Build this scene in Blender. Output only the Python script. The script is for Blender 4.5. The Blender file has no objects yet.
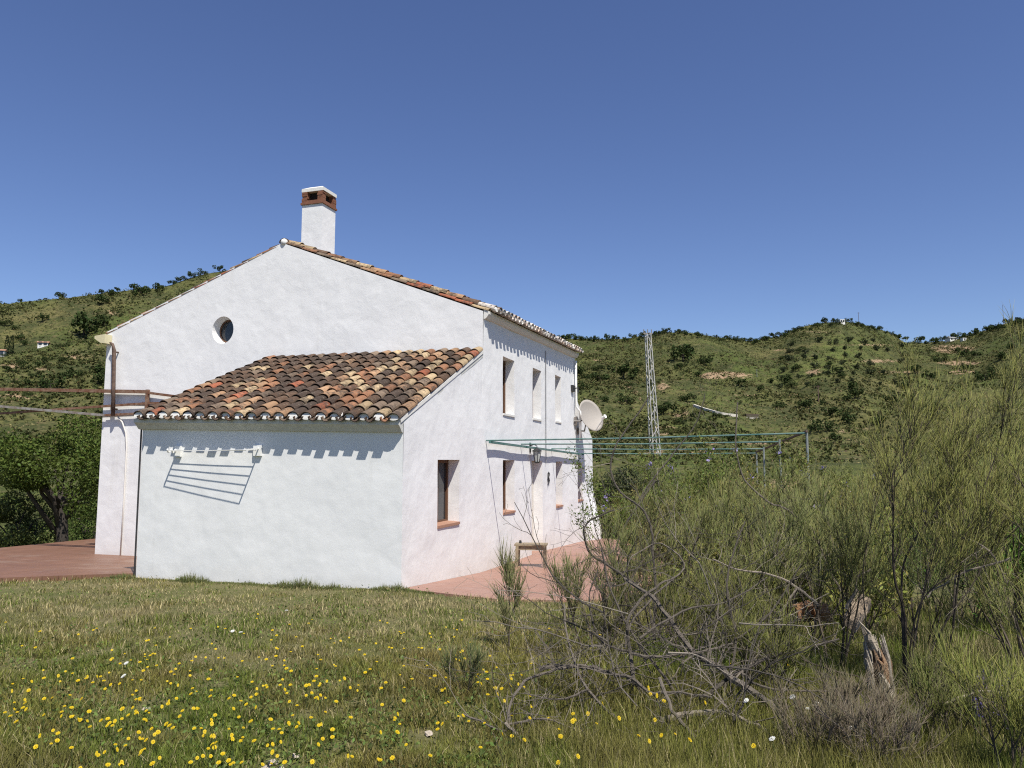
import bpy, bmesh, math, random
import numpy as np
from mathutils import Vector, Matrix
from mathutils.geometry import tessellate_polygon

rng = np.random.default_rng(7)
random.seed(7)
R = math.radians
scene = bpy.context.scene
COL = scene.collection

# ------------------------------------------------------------------ camera
CAM_Z, FPX, PITCH = 1.6, 769.0, R(5.757)
cam = bpy.data.cameras.new("camera")
cam.sensor_width = 36.0
cam.lens = FPX / 1024 * 36.0
cam.clip_end = 5000
cam.clip_start = 0.05
camo = bpy.data.objects.new("camera", cam)
camo.location = (0, 0, CAM_Z)
camo.rotation_euler = (R(90) + PITCH, 0, 0)
COL.objects.link(camo)
scene.camera = camo
CP, SP = math.cos(PITCH), math.sin(PITCH)


def ray(px, py):
    a, b = (px - 512) / FPX, (384 - py) / FPX
    d = np.array([a, CP - b * SP, SP + b * CP])
    return d / d[1]                       # scaled so that Y advances by 1


def at(px, py, Y):
    d = ray(px, py) * Y
    return np.array([d[0], d[1], d[2] + CAM_Z])


# house frame: origin at the near right corner of the small annex
TH = R(17.63)
CT, ST = math.cos(TH), math.sin(TH)
OX, OY = (403.4 - 512) / FPX * 11.6, 11.6


def hw(x, y, z=0.0):
    return np.array([OX + x * CT + y * ST, OY - x * ST + y * CT, z])


def to_local(X, Y):
    dx, dy = X - OX, Y - OY
    return dx * CT - dy * ST, dx * ST + dy * CT


# ------------------------------------------------------------------ noise
def _hash(ix, iy, seed):
    h = (ix.astype(np.int64) * 374761393 + iy.astype(np.int64) * 668265263 + seed * 1442695041) & 0x7FFFFFFF
    h = (h ^ (h >> 13)) * 1274126177 & 0x7FFFFFFF
    return ((h ^ (h >> 16)) & 0xFFFF) / 65535.0


def vnoise(x, y, seed=0):
    x = np.asarray(x, float); y = np.asarray(y, float)
    ix, iy = np.floor(x), np.floor(y)
    fx, fy = x - ix, y - iy
    fx = fx * fx * fx * (fx * (fx * 6 - 15) + 10); fy = fy * fy * fy * (fy * (fy * 6 - 15) + 10)
    a, b = _hash(ix, iy, seed), _hash(ix + 1, iy, seed)
    c, d = _hash(ix, iy + 1, seed), _hash(ix + 1, iy + 1, seed)
    return (a * (1 - fx) + b * fx) * (1 - fy) + (c * (1 - fx) + d * fx) * fy


def fbm(x, y, seed=0, octv=4):
    s, a, t = 0.0, 1.0, 0.0
    for k in range(octv):
        s = s + a * vnoise(x * 2 ** k, y * 2 ** k, seed + k * 17); t += a; a *= 0.5
    return s / t


def sstep(a, b, x):
    t = np.clip((x - a) / (b - a), 0, 1)
    return t * t * (3 - 2 * t)


# ------------------------------------------------------------------ terrain
def base_z(y):                             # level of the paving along the house
    return np.interp(y, [-6, 0, 3.54, 8, 14, 20], [-0.24, -0.27, -0.50, -0.58, -0.85, -1.0])


TERR_R = [(-1.0, 0.3), (0.2, -0.02), (1.67, -0.40), (2.67, -0.15), (3.3, 0.2), (3.3, 14.2), (-1.0, 14.2)]
TERR_L = [(-4.6, 0.2), (-5.0, 0.12), (-6.7, -1.05), (-10.0, -2.6), (-12.6, -3.4), (-12.8, 9.0), (-9.0, 9.0), (-4.6, 3.6)]


def in_poly(x, y, poly):
    x = np.asarray(x, float); y = np.asarray(y, float)
    c = np.zeros(x.shape, bool)
    n = len(poly)
    for i in range(n):
        x0, y0 = poly[i]; x1, y1 = poly[(i + 1) % n]
        if y0 == y1:
            continue
        t = (y - y0) / (y1 - y0)
        c ^= ((y0 > y) != (y1 > y)) & (x < x0 + t * (x1 - x0))
    return c


SKY_X = [-700, -300, -100, 0, 60, 100, 150, 200, 230, 300, 380, 470, 540, 580, 620, 645, 665, 690, 720, 750, 780, 800, 820,
         845, 870, 895, 910, 930, 960, 985, 1010, 1040, 1100, 1300, 1700]
SKY_Y = [330, 318, 307, 301, 295, 290, 285, 271, 266, 262, 275, 315, 334, 339, 338, 336, 331, 332, 336, 340, 336, 328, 323,
         320, 324, 332, 340, 341, 338, 331, 323, 316, 306, 318, 330]
_tan = [(461.6 - v) / 769.0 * 1.0 for v in SKY_Y]


def ridge_tan(px):
    return np.interp(px, SKY_X, _tan)


def ridge_r(px):
    return np.interp(px, [-700, 0, 250, 560, 700, 845, 905, 1024, 1700], [260, 270, 300, 390, 360, 400, 470, 430, 380])


def height(X, Y):
    X = np.asarray(X, float); Y = np.asarray(Y, float)
    lx, ly = to_local(X, Y)
    near = -0.026 * Y + 0.05 * (fbm(X * 0.6, Y * 0.6, 3, 3) - 0.5)
    near = near - 0.075 * np.maximum(X - 1.6, 0) * sstep(3, 7, Y + X * 0.3) * np.clip(1.2 - X / 40, 0.4, 1)
    b = base_z(ly)
    w = sstep(0.0, 2.5, ly)
    near = near * (1 - w) + np.minimum(near, b - 0.04) * w
    near = near - 0.10 * np.maximum(-13.0 - lx, 0) - 0.12 * np.maximum(ly - 15, 0) * sstep(-15, -9, -np.abs(lx))
    inside = in_poly(lx, ly, TERR_R) | in_poly(lx, ly, TERR_L)
    near = np.where(inside, np.minimum(near, b) - 0.14, near)
    near = np.maximum(near, -7.0)
    r = np.hypot(X, Y)
    Ys = np.maximum(Y, 0.25 * r)
    px = np.where(Y > 0.2 * r, 512 + 769 * X / Ys, np.where(X > 0, 1700, -700))
    Rr = ridge_r(px)
    g = np.clip((Y - 105) / (Rr - 105), -0.15, None)
    Rt = ridge_tan(px)
    Yd = np.maximum(Y, 0.3 * r)
    up = Rt * np.where(g > 0, np.power(np.maximum(g, 1e-6), 0.85), g * 0.8)
    far = CAM_Z + Yd * np.where(g <= 1, up, Rt * (1 - 0.9 * (g - 1)))
    env = sstep(0.0, 0.25, g) * (1 - sstep(0.72, 1.0, g))
    gul = fbm(X / 42 + 0.4 * fbm(X / 60, Y / 60, 41, 2), Y / 75, 11, 4) - 0.5
    far = far + env * (17 * gul + 3.0 * (fbm(X / 11, Y / 11, 13, 3) - 0.5))
    far = far + (1 - sstep(1.0, 1.25, g)) * sstep(0.6, 0.95, g) * 1.4 * (fbm(X / 9, Y / 9, 77, 2) - 0.5)
    far = np.where(g > 1.0, np.maximum(far, -25), far)
    k = sstep(28, 105, r)
    return near * (1 - k) + far * k - 4.5 * sstep(22, 50, r) * (1 - sstep(60, 108, r))


def hill_at(px, py, y0=70.0, y1=520.0):
    """first terrain point seen along that ray"""
    d = ray(px, py)
    Y = np.linspace(y0, y1, 1800)
    X, Z = d[0] * Y, CAM_Z + d[2] * Y
    m = height(X, Y) >= Z
    i = int(np.argmax(m)) if m.any() else None
    if i is None:
        gy = float(ridge_r(px)); i = int(np.argmin(abs(Y - gy * 0.995)))
    return np.array([X[i], Y[i], float(height(X[i:i + 1], Y[i:i + 1])[0])])


# ------------------------------------------------------------------ objects
def tag(o, label=None, cat=None, group=None, kind=None):
    if label: o["label"] = label
    if cat: o["category"] = cat
    if group: o["group"] = group
    if kind: o["kind"] = kind
    return o


def empty(name, loc, rz=0.0):
    o = bpy.data.objects.new(name, None)
    o.empty_display_size = 0.2
    o.location = loc
    o.rotation_euler = (0, 0, rz)
    COL.objects.link(o)
    return o


def link(name, me, mat=None, parent=None, loc=None):
    o = bpy.data.objects.new(name, me)
    if mat is not None and not me.materials:
        me.materials.append(mat)
    if parent is not None:
        o.parent = parent
    if loc is not None:
        o.location = loc
    COL.objects.link(o)
    return o


def np_mesh(name, V, F, col=None, smooth=False):
    """F: list of (k,n) index arrays, each of one polygon size; col: per vertex rgb"""
    me = bpy.data.meshes.new(name)
    V = np.asarray(V, np.float32)
    F = [np.asarray(f, np.int32) for f in F if len(f)]
    loops = np.concatenate([f.ravel() for f in F])
    lens = np.concatenate([np.full(len(f), f.shape[1], np.int32) for f in F])
    starts = np.concatenate([[0], np.cumsum(lens)[:-1]]).astype(np.int32)
    me.vertices.add(len(V)); me.vertices.foreach_set("co", V.ravel())
    me.loops.add(len(loops)); me.loops.foreach_set("vertex_index", loops)
    me.polygons.add(len(lens)); me.polygons.foreach_set("loop_start", starts)
    if smooth:
        me.polygons.foreach_set("use_smooth", np.ones(len(lens), bool))
    if col is not None:
        a = me.attributes.new("col", "FLOAT_COLOR", "POINT")
        c = np.ones((len(V), 4), np.float32); c[:, :3] = col
        a.data.foreach_set("color", c.ravel())
    me.update(calc_edges=True)
    me.validate()
    return me


class MB:
    """collects shapes into one mesh, each with its own colour"""
    def __init__(self):
        self.v, self.f, self.c = [], [], []
        self.n = 0

    def add(self, V, F, col=(0.8, 0.8, 0.8)):
        V = [tuple(float(q) for q in p) for p in V]
        self.v += V
        self.f += [tuple(int(i) + self.n for i in f) for f in F]
        self.c += [tuple(col)] * len(V)
        self.n += len(V)

    def box(self, x0, x1, y0, y1, z0, z1, col=(0.8, 0.8, 0.8)):
        V = [(x, y, z) for z in (z0, z1) for y in (y0, y1) for x in (x0, x1)]
        self.add(V, [(0, 2, 3, 1), (4, 5, 7, 6), (0, 1, 5, 4), (1, 3, 7, 5), (3, 2, 6, 7), (2, 0, 4, 6)], col)

    def obox(self, c, ax, ay, az, col=(0.8, 0.8, 0.8)):
        c, ax, ay, az = map(np.asarray, (c, ax, ay, az))
        V = [c + sx * ax + sy * ay + sz * az for sz in (-1, 1) for sy in (-1, 1) for sx in (-1, 1)]
        self.add(V, [(0, 2, 3, 1), (4, 5, 7, 6), (0, 1, 5, 4), (1, 3, 7, 5), (3, 2, 6, 7), (2, 0, 4, 6)], col)

    def beam(self, a, b, w, h=None, col=(0.8, 0.8, 0.8)):
        a, b = np.asarray(a, float), np.asarray(b, float)
        h = h or w
        d = (b - a); L = np.linalg.norm(d); d = d / L
        up = np.array([0, 0, 1.0]) if abs(d[2]) < 0.95 else np.array([1.0, 0, 0])
        s = np.cross(d, up); s /= np.linalg.norm(s); u = np.cross(s, d)
        self.obox((a + b) / 2, d * L / 2, s * w / 2, u * h / 2, col)

    def tube(self, pts, rad, sides=6, col=(0.8, 0.8, 0.8), cap=True):
        P = np.asarray(pts, float); n = len(P)
        rad = np.full(n, rad) if np.isscalar(rad) else np.asarray(rad, float)
        T = np.gradient(P, axis=0); T /= (np.linalg.norm(T, axis=1, keepdims=True) + 1e-9)
        ref = np.array([0.13, 0.31, 0.94])
        if abs(T.mean(0) @ ref) > 0.9 * np.linalg.norm(T.mean(0)): ref = np.array([0.94, 0.2, 0.1])
        V = []
        for i in range(n):
            s = np.cross(T[i], ref); s /= np.linalg.norm(s) + 1e-9
            u = np.cross(s, T[i])
            for k in range(sides):
                a = 2 * math.pi * k / sides
                V.append(P[i] + rad[i] * (s * math.cos(a) + u * math.sin(a)))
        F = []
        for i in range(n - 1):
            for k in range(sides):
                k2 = (k + 1) % sides
                F.append((i * sides + k, i * sides + k2, (i + 1) * sides + k2, (i + 1) * sides + k))
        if cap:
            F.append(tuple(range(sides - 1, -1, -1)))
            F.append(tuple((n - 1) * sides + k for k in range(sides)))
        self.add(V, F, col)

    def lathe(self, prof, c=(0, 0, 0), sides=20, col=(0.8, 0.8, 0.8)):
        V, F = [], []
        for r, z in prof:
            for k in range(sides):
                a = 2 * math.pi * k / sides
                V.append((c[0] + r * math.cos(a), c[1] + r * math.sin(a), c[2] + z))
        for i in range(len(prof) - 1):
            for k in range(sides):
                k2 = (k + 1) % sides
                F.append((i * sides + k, i * sides + k2, (i + 1) * sides + k2, (i + 1) * sides + k))
        F.append(tuple(range(sides - 1, -1, -1)))
        F.append(tuple((len(prof) - 1) * sides + k for k in range(sides)))
        self.add(V, F, col)

    def mesh(self, name, smooth=False, recalc=True):
        me = bpy.data.meshes.new(name)
        me.from_pydata(self.v, [], self.f)
        a = me.attributes.new("col", "FLOAT_COLOR", "POINT")
        c = np.ones((len(self.v), 4), np.float32); c[:, :3] = np.array(self.c)
        a.data.foreach_set("color", c.ravel())
        if recalc:
            bm = bmesh.new(); bm.from_mesh(me)
            bmesh.ops.recalc_face_normals(bm, faces=bm.faces)
            bm.to_mesh(me); bm.free()
        if smooth:
            me.polygons.foreach_set("use_smooth", np.ones(len(me.polygons), bool))
        me.update()
        return me

    def build(self, name, mat, parent=None, smooth=False, loc=None):
        return link(name, self.mesh(name, smooth), mat, parent, loc)


# ------------------------------------------------------------------ materials
class NT:
    def __init__(self, name):
        self.m = bpy.data.materials.new(name)
        self.m.use_nodes = True
        self.t = self.m.node_tree
        self.b = self.t.nodes["Principled BSDF"]
        self.out = self.t.nodes["Material Output"]

    def n(self, typ, **kw):
        nd = self.t.nodes.new(typ)
        for k, v in kw.items():
            setattr(nd, k, v)
        return nd

    def l(self, a, b):
        self.t.links.new(a, b)

    def noise(self, scale, detail=4, rough=0.6, vec=None, dist=0.0):
        nd = self.n("ShaderNodeTexNoise")
        nd.inputs["Scale"].default_value = scale
        nd.inputs["Detail"].default_value = detail
        nd.inputs["Roughness"].default_value = rough
        nd.inputs["Distortion"].default_value = dist
        if vec is not None: self.l(vec, nd.inputs["Vector"])
        return nd.outputs["Fac"]

    def ramp(self, fac, stops):
        nd = self.n("ShaderNodeValToRGB")
        cr = nd.color_ramp
        while len(cr.elements) < len(stops): cr.elements.new(0.5)
        for e, (p, c) in zip(cr.elements, stops):
            e.position = p
            e.color = (c, c, c, 1) if not isinstance(c, tuple) else c + (1,)
        self.l(fac, nd.inputs["Fac"])
        return nd.outputs["Color"]

    def mix(self, fac, a, b, mode="MIX"):
        nd = self.n("ShaderNodeMix", data_type="RGBA", blend_type=mode)
        for i, v in ((0, fac), (6, a), (7, b)):
            if isinstance(v, (int, float)): nd.inputs[i].default_value = v
            elif isinstance(v, tuple): nd.inputs[i].default_value = v + (1,)
            else: self.l(v, nd.inputs[i])
        return nd.outputs[2]

    def math(self, op, a, b=None):
        nd = self.n("ShaderNodeMath", operation=op)
        for i, v in ((0, a), (1, b)):
            if v is None: continue
            if isinstance(v, (int, float)): nd.inputs[i].default_value = v
            else: self.l(v, nd.inputs[i])
        return nd.outputs[0]

    def bump(self, h, dist, strength=1.0, prev=None):
        nd = self.n("ShaderNodeBump")
        nd.inputs["Strength"].default_value = strength
        nd.inputs["Distance"].default_value = dist
        self.l(h, nd.inputs["Height"])
        if prev is not None: self.l(prev, nd.inputs["Normal"])
        return nd.outputs["Normal"]

    def obj(self):
        return self.n("ShaderNodeTexCoord").outputs["Object"]

    def geo(self):
        return self.n("ShaderNodeNewGeometry").outputs["Position"]

    def attr(self, name="col"):
        return self.n("ShaderNodeAttribute", attribute_name=name).outputs["Color"]

    def set(self, color=None, rough=None, normal=None, spec=None, metal=None):
        for k, v in (("Base Color", color), ("Roughness", rough), ("Normal", normal), ("Specular IOR Level", spec), ("Metallic", metal)):
            if v is None: continue
            if isinstance(v, (int, float)): self.b.inputs[k].default_value = v
            elif isinstance(v, tuple): self.b.inputs[k].default_value = v + (1,)
            else: self.l(v, self.b.inputs[k])
        return self.m


def m_plaster(name, tint=(0.80, 0.80, 0.795), mid_b=0.019):
    t = NT(name); p = t.obj()
    big = t.noise(0.9, 3, 0.5, p); mid = t.noise(3.2, 4, 0.55, p, 0.4); fine = t.noise(26, 3, 0.6, p)
    c = t.mix(t.ramp(mid, [(0.35, 0.0), (0.75, 1.0)]), tuple(v * 0.95 for v in tint), tint)
    c = t.mix(t.ramp(t.noise(1.7, 6, 0.7, p), [(0.62, 0.0), (0.8, 0.5)]), c, (0.70, 0.69, 0.66))
    mp = t.n('ShaderNodeMapping'); mp.inputs['Scale'].default_value = (5.0, 5.0, 0.35); t.l(p, mp.inputs['Vector'])
    streak = t.ramp(t.noise(1.0, 6, 0.7, mp.outputs[0]), [(0.56, 0.0), (0.74, 0.32)])
    c = t.mix(t.math('MULTIPLY', streak, t.ramp(t.noise(0.5, 3, 0.5, p), [(0.42, 0.0), (0.6, 1.0)])), c, (0.56, 0.54, 0.49))
    sep = t.n("ShaderNodeSeparateXYZ"); t.l(p, sep.inputs[0])
    low = t.math("SUBTRACT", 0.35, t.math("ADD", sep.outputs[2], t.math("MULTIPLY", t.noise(2.2, 5, 0.7, p), 0.75)))
    c = t.mix(t.math("MULTIPLY", t.ramp(low, [(0.0, 0.0), (0.5, 1.0)]), 0.28), c, (0.50, 0.44, 0.36))
    n = t.bump(big, 0.09, 0.45)
    n = t.bump(mid, mid_b, 0.5, n)
    n = t.bump(fine, 0.0025, 0.4, n)
    return t.set(c, 0.9, n, 0.2)


def m_flat(name, col, rough=0.6, var=0.12, scale=8.0, metal=0.0, bump=0.0, spec=0.4):
    t = NT(name); p = t.obj()
    f = t.noise(scale, 4, 0.65, p)
    c = t.mix(f, tuple(v * (1 - var) for v in col), tuple(min(1, v * (1 + var)) for v in col))
    n = t.bump(f, bump, 0.8) if bump else None
    return t.set(c, rough, n, spec, metal)


def m_rust(name, a, b, scale=9.0):
    t = NT(name); p = t.obj()
    f = t.ramp(t.noise(scale, 6, 0.7, p), [(0.4, 0.0), (0.62, 1.0)])
    return t.set(t.mix(f, a, b), 0.75, t.bump(t.noise(60, 3, 0.6, p), 0.002), 0.3)


def m_attr(name, rough=0.7, var=0.35, scale=6.0, bump=0.0, bscale=40.0, spec=0.3, trans=0.0):
    t = NT(name); p = t.obj()
    f = t.noise(scale, 4, 0.65, p)
    c = t.mix(1.0, t.attr(), t.mix(f, (1 - var,) * 3, (1 + var,) * 3), "MULTIPLY")
    n = t.bump(t.noise(bscale, 4, 0.65, p), bump, 0.9) if bump else None
    t.set(c, rough, n, spec)
    if trans:
        tr = t.n("ShaderNodeBsdfTranslucent"); t.l(c, tr.inputs["Color"])
        mx = t.n("ShaderNodeMixShader"); mx.inputs[0].default_value = trans
        t.l(t.b.outputs[0], mx.inputs[1]); t.l(tr.outputs[0], mx.inputs[2])
        t.l(mx.outputs[0], t.out.inputs["Surface"])
    return t.m


def m_tile():
    t = NT("weathered_roof_tile"); p = t.obj()
    a = t.attr()
    f = t.noise(9, 5, 0.7, p)
    c = t.mix(1.0, a, t.mix(f, (0.6, 0.6, 0.6), (1.35, 1.35, 1.35)), "MULTIPLY")
    lich = t.ramp(t.math('ADD', t.noise(9.5, 8, 0.8, p), t.math('MULTIPLY', t.math('SUBTRACT', t.noise(1.5, 4, 0.6, p), 0.5), 0.55)), [(0.47, 0.0), (0.60, 0.85)])
    c = t.mix(lich, c, (0.060, 0.045, 0.036))
    pale = t.ramp(t.noise(22, 5, 0.7, p), [(0.56, 0.0), (0.68, 0.6)])
    c = t.mix(pale, c, (0.25, 0.215, 0.16))
    return t.set(c, 0.9, t.bump(t.noise(45, 5, 0.7, p), 0.006, 0.8), 0.15)


def m_paving(name, a, b, rough, size):
    t = NT(name); p = t.obj()
    mp = t.n("ShaderNodeMapping"); mp.inputs["Scale"].default_value = (1 / size, 1 / size, 1)
    t.l(p, mp.inputs["Vector"])
    br = t.n("ShaderNodeTexBrick"); br.offset = 0.0
    t.l(mp.outputs[0], br.inputs["Vector"])
    br.inputs["Scale"].default_value = 1.0
    br.inputs["Brick Width"].default_value = 1.0; br.inputs["Row Height"].default_value = 1.0
    br.inputs["Mortar Size"].default_value = 0.02; br.inputs["Mortar Smooth"].default_value = 0.4
    br.inputs["Color1"].default_value = a + (1,); br.inputs["Color2"].default_value = b + (1,)
    br.inputs["Mortar"].default_value = tuple(v * 0.45 for v in a) + (1,)
    c = t.mix(0.6, br.outputs["Color"], t.mix(t.noise(1.3, 6, 0.7, p), tuple(v * 0.65 for v in a), tuple(v * 1.3 for v in b)))
    dust = t.ramp(t.noise(0.7, 7, 0.75, p), [(0.55, 0.0), (0.75, 0.35)])
    c = t.mix(dust, c, (0.42, 0.34, 0.27))
    n = t.bump(br.outputs["Fac"], -0.004, 0.6)
    r = t.ramp(t.noise(3, 4, 0.6, p), [(0.3, rough - 0.08), (0.7, rough + 0.15)])
    return t.set(c, r, n, 0.32)


def m_ground():
    t = NT("meadow_soil"); p = t.geo()
    f = t.noise(0.9, 6, 0.65, p); g = t.noise(6, 6, 0.7, p); h = t.noise(34, 4, 0.7, p)
    c = t.mix(t.ramp(f, [(0.35, 0.0), (0.65, 1.0)]), (0.115, 0.125, 0.042), (0.19, 0.165, 0.085))
    c = t.mix(t.ramp(g, [(0.55, 0.0), (0.75, 0.8)]), c, (0.22, 0.17, 0.10))
    c = t.mix(t.ramp(h, [(0.35, 0.55), (0.6, 0.0)]), c, (0.05, 0.052, 0.022))
    return t.set(c, 0.95, t.bump(g, 0.05, 0.8, t.bump(h, 0.02, 0.8)), 0.1)


def m_hill():
    t = NT("scrub_hillside"); p = t.geo()
    big = t.noise(0.018, 5, 0.6, p); mid = t.noise(0.075, 6, 0.65, p); fine = t.noise(0.42, 6, 0.72, p)
    c = t.mix(t.ramp(big, [(0.38, 0.0), (0.62, 1.0)]), (0.080, 0.102, 0.027), (0.135, 0.122, 0.047))
    c = t.mix(t.ramp(mid, [(0.42, 0.0), (0.60, 0.95)]), c, (0.050, 0.058, 0.022))
    c = t.mix(t.ramp(fine, [(0.52, 0.0), (0.64, 0.75)]), c, (0.135, 0.115, 0.055))
    c = t.mix(t.ramp(t.noise(0.9, 5, 0.7, p), [(0.38, 0.85), (0.52, 0.0)]), c, (0.030, 0.040, 0.015))
    gr = t.n("ShaderNodeAttribute", attribute_name="mask")
    sp = t.n("ShaderNodeSeparateColor"); t.l(gr.outputs["Color"], sp.inputs[0])
    rough = t.noise(0.35, 6, 0.75, p)
    green = t.ramp(t.math("ADD", sp.outputs[1], t.math("MULTIPLY", t.math("SUBTRACT", rough, 0.5), 1.4)), [(0.35, 0.0), (0.6, 0.85)])
    c = t.mix(t.math('MULTIPLY', green, t.ramp(fine, [(0.35, 0.45), (0.6, 0.95)])), c, (0.105, 0.14, 0.033))
    soil = t.ramp(t.math("ADD", sp.outputs[0], t.math("MULTIPLY", t.math("SUBTRACT", rough, 0.5), 1.6)), [(0.45, 0.0), (0.62, 1.0)])
    sc = t.mix(t.noise(0.25, 5, 0.6, p), (0.34, 0.265, 0.165), (0.24, 0.14, 0.085))
    c = t.mix(soil, c, sc)
    return t.set(c, 0.95, t.bump(mid, 1.6, 0.7, t.bump(fine, 0.7, 0.9)), 0.1)


def m_glass():
    t = NT("dark_window_glass"); p = t.obj()
    f = t.noise(2.0, 2, 0.5, p)
    return t.set(t.mix(f, (0.018, 0.022, 0.026), (0.035, 0.04, 0.045)), 0.08, t.bump(f, 0.01, 0.3), 0.6)


def m_brick():
    t = NT("chimney_brick"); p = t.obj()
    f = t.noise(14, 5, 0.7, p)
    c = t.mix(f, (0.13, 0.05, 0.032), (0.29, 0.14, 0.085))
    c = t.mix(t.ramp(t.noise(8, 4, 0.6, p), [(0.55, 0.0), (0.7, 0.7)]), c, (0.07, 0.045, 0.035))
    return t.set(c, 0.9, t.bump(f, 0.006), 0.2)


M = dict(
    plaster=m_plaster("limewashed_plaster"),
    annex=m_plaster("limewashed_plaster_annex", (0.785, 0.79, 0.775), 0.009),
    grey=m_flat("grey_mortar", (0.56, 0.56, 0.52), 0.95, 0.25, 12, bump=0.01),  # even grey of the annex eave cornice and deck
    mortar=m_flat("white_mortar", (0.70, 0.69, 0.65), 0.95, 0.08, 18, bump=0.006),
    tile=m_tile(),
    brick=m_brick(),
    near_black=m_flat("near_black_fill", (0.015, 0.013, 0.012), 0.95, 0.2),
    sill=m_flat("terracotta_sill", (0.36, 0.20, 0.135), 0.7, 0.2, 10, bump=0.003),
    wood=m_flat("brown_window_wood", (0.13, 0.065, 0.035), 0.6, 0.25, 14),
    shutter=m_flat("pale_curtain", (0.42, 0.44, 0.42), 0.8, 0.12, 5),
    glass=m_glass(),
    door=m_flat("pale_painted_door", (0.62, 0.58, 0.52), 0.6, 0.12, 4),
    cream=m_flat("cream_paint", (0.62, 0.56, 0.36), 0.7, 0.12, 9, bump=0.004),
    pipe=m_rust("brown_pipe", (0.085, 0.055, 0.042), (0.15, 0.10, 0.075)),
    rust=m_rust("rusty_steel", (0.15, 0.066, 0.036), (0.25, 0.165, 0.115)),
    zinc=m_rust("grey_galvanised_steel", (0.30, 0.29, 0.27), (0.20, 0.16, 0.13)),
    white=m_flat("white_enamel", (0.78, 0.78, 0.75), 0.4, 0.06, 12),
    hose=m_flat("white_hose", (0.70, 0.67, 0.62), 0.6, 0.1, 6),
    green=m_rust("green_painted_tube", (0.06, 0.15, 0.135), (0.16, 0.23, 0.21), 3.0),
    post=m_rust("faded_blue_post", (0.16, 0.195, 0.19), (0.26, 0.27, 0.25), 7.0),
    iron=m_flat("black_iron", (0.03, 0.03, 0.03), 0.5, 0.2, 20),
    cable=m_flat("grey_cable", (0.22, 0.22, 0.22), 0.7, 0.1),
    dish=m_flat("beige_dish", (0.35, 0.32, 0.285), 0.55, 0.07, 5),
    oldwood=m_rust("weathered_bench_wood", (0.30, 0.24, 0.16), (0.20, 0.16, 0.11), 22.0),
    terracotta=m_flat("terracotta_pot_clay", (0.42, 0.17, 0.09), 0.8, 0.15, 8, bump=0.003),
    pave_r=m_paving("pink_clay_paving", (0.29, 0.155, 0.112), (0.345, 0.195, 0.145), 0.42, 0.33),
    pave_l=m_paving("brown_clay_paving", (0.175, 0.092, 0.058), (0.21, 0.112, 0.072), 0.5, 0.33),
    ground=m_ground(), hill=m_hill(),
    grass=m_attr("grass_blades", 0.7, 0.25, 3.0, trans=0.25, spec=0.1),
    leaf=m_attr("shrub_leaves", 0.6, 0.3, 4.0, trans=0.2, spec=0.15),
    twig=m_attr("broom_twigs", 0.6, 0.25, 5.0, trans=0.12, spec=0.2),
    bark=m_attr("dry_bark", 0.85, 0.35, 14.0, bump=0.006, bscale=70),
    farleaf=m_attr("distant_foliage", 0.8, 0.35, 0.5, trans=0.1, spec=0.08),
    petal=m_attr("flower_petals", 0.6, 0.1, 20.0, trans=0.2),
    steel=m_flat("galvanised_lattice", (0.50, 0.48, 0.44), 0.6, 0.12, 3, metal=0.2),
    stone=m_attr("pale_stone", 0.95, 0.25, 2.5, bump=0.05, bscale=6),
    stump=m_attr("cut_wood", 0.9, 0.35, 9.0, bump=0.015, bscale=30),
)

# ------------------------------------------------------------------ ground and hills
pxs = np.concatenate([np.linspace(-700, -60, 40, endpoint=False), np.linspace(-60, 1090, 760, endpoint=False), np.linspace(1090, 1700, 40)])
az_f = np.arctan((pxs - 512) / 769.0)
az_rest = np.linspace(az_f[-1], az_f[0] + 2 * math.pi, 60)[1:-1]
AZ = np.concatenate([az_f, az_rest])
nA = len(AZ)


def polar(radii, name, mat, closed_centre=False, masks=None):
    rr = np.asarray(radii)
    A, RR = np.meshgrid(AZ, rr)
    X, Y = RR * np.sin(A), RR * np.cos(A)
    Z = height(X.ravel(), Y.ravel()).reshape(X.shape)
    V = np.stack([X, Y, Z], -1).reshape(-1, 3)
    i = np.arange(len(rr) - 1)[:, None] * nA; j = np.arange(nA)[None, :]; j2 = (j + 1) % nA
    q = np.stack([i + j, i + nA + j, i + nA + j2, i + j2], -1).reshape(-1, 4)
    F = [q[:, ::-1]]
    if closed_centre:
        V = np.vstack([V, [[0, 0, float(height(np.zeros(1), np.zeros(1))[0])]]])
        jj = np.arange(nA)
        F.append(np.stack([np.full(nA, len(V) - 1), (jj + 1) % nA, jj], -1))
    me = np_mesh(name, V, F, smooth=True)
    if masks is not None:
        a = me.attributes.new("mask", "FLOAT_COLOR", "POINT")
        c = np.ones((len(V), 4), np.float32)
        c[:, :3] = masks(V)
        a.data.foreach_set("color", c.ravel())
    o = link(name, me, mat)
    tag(o, kind="structure")
    return o


R_SPLIT = 58.0
r_near = np.concatenate([np.linspace(0.6, 3.4, 12), np.geomspace(3.5, R_SPLIT, 150)])
polar(r_near, "ground", M["ground"], True)

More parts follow.
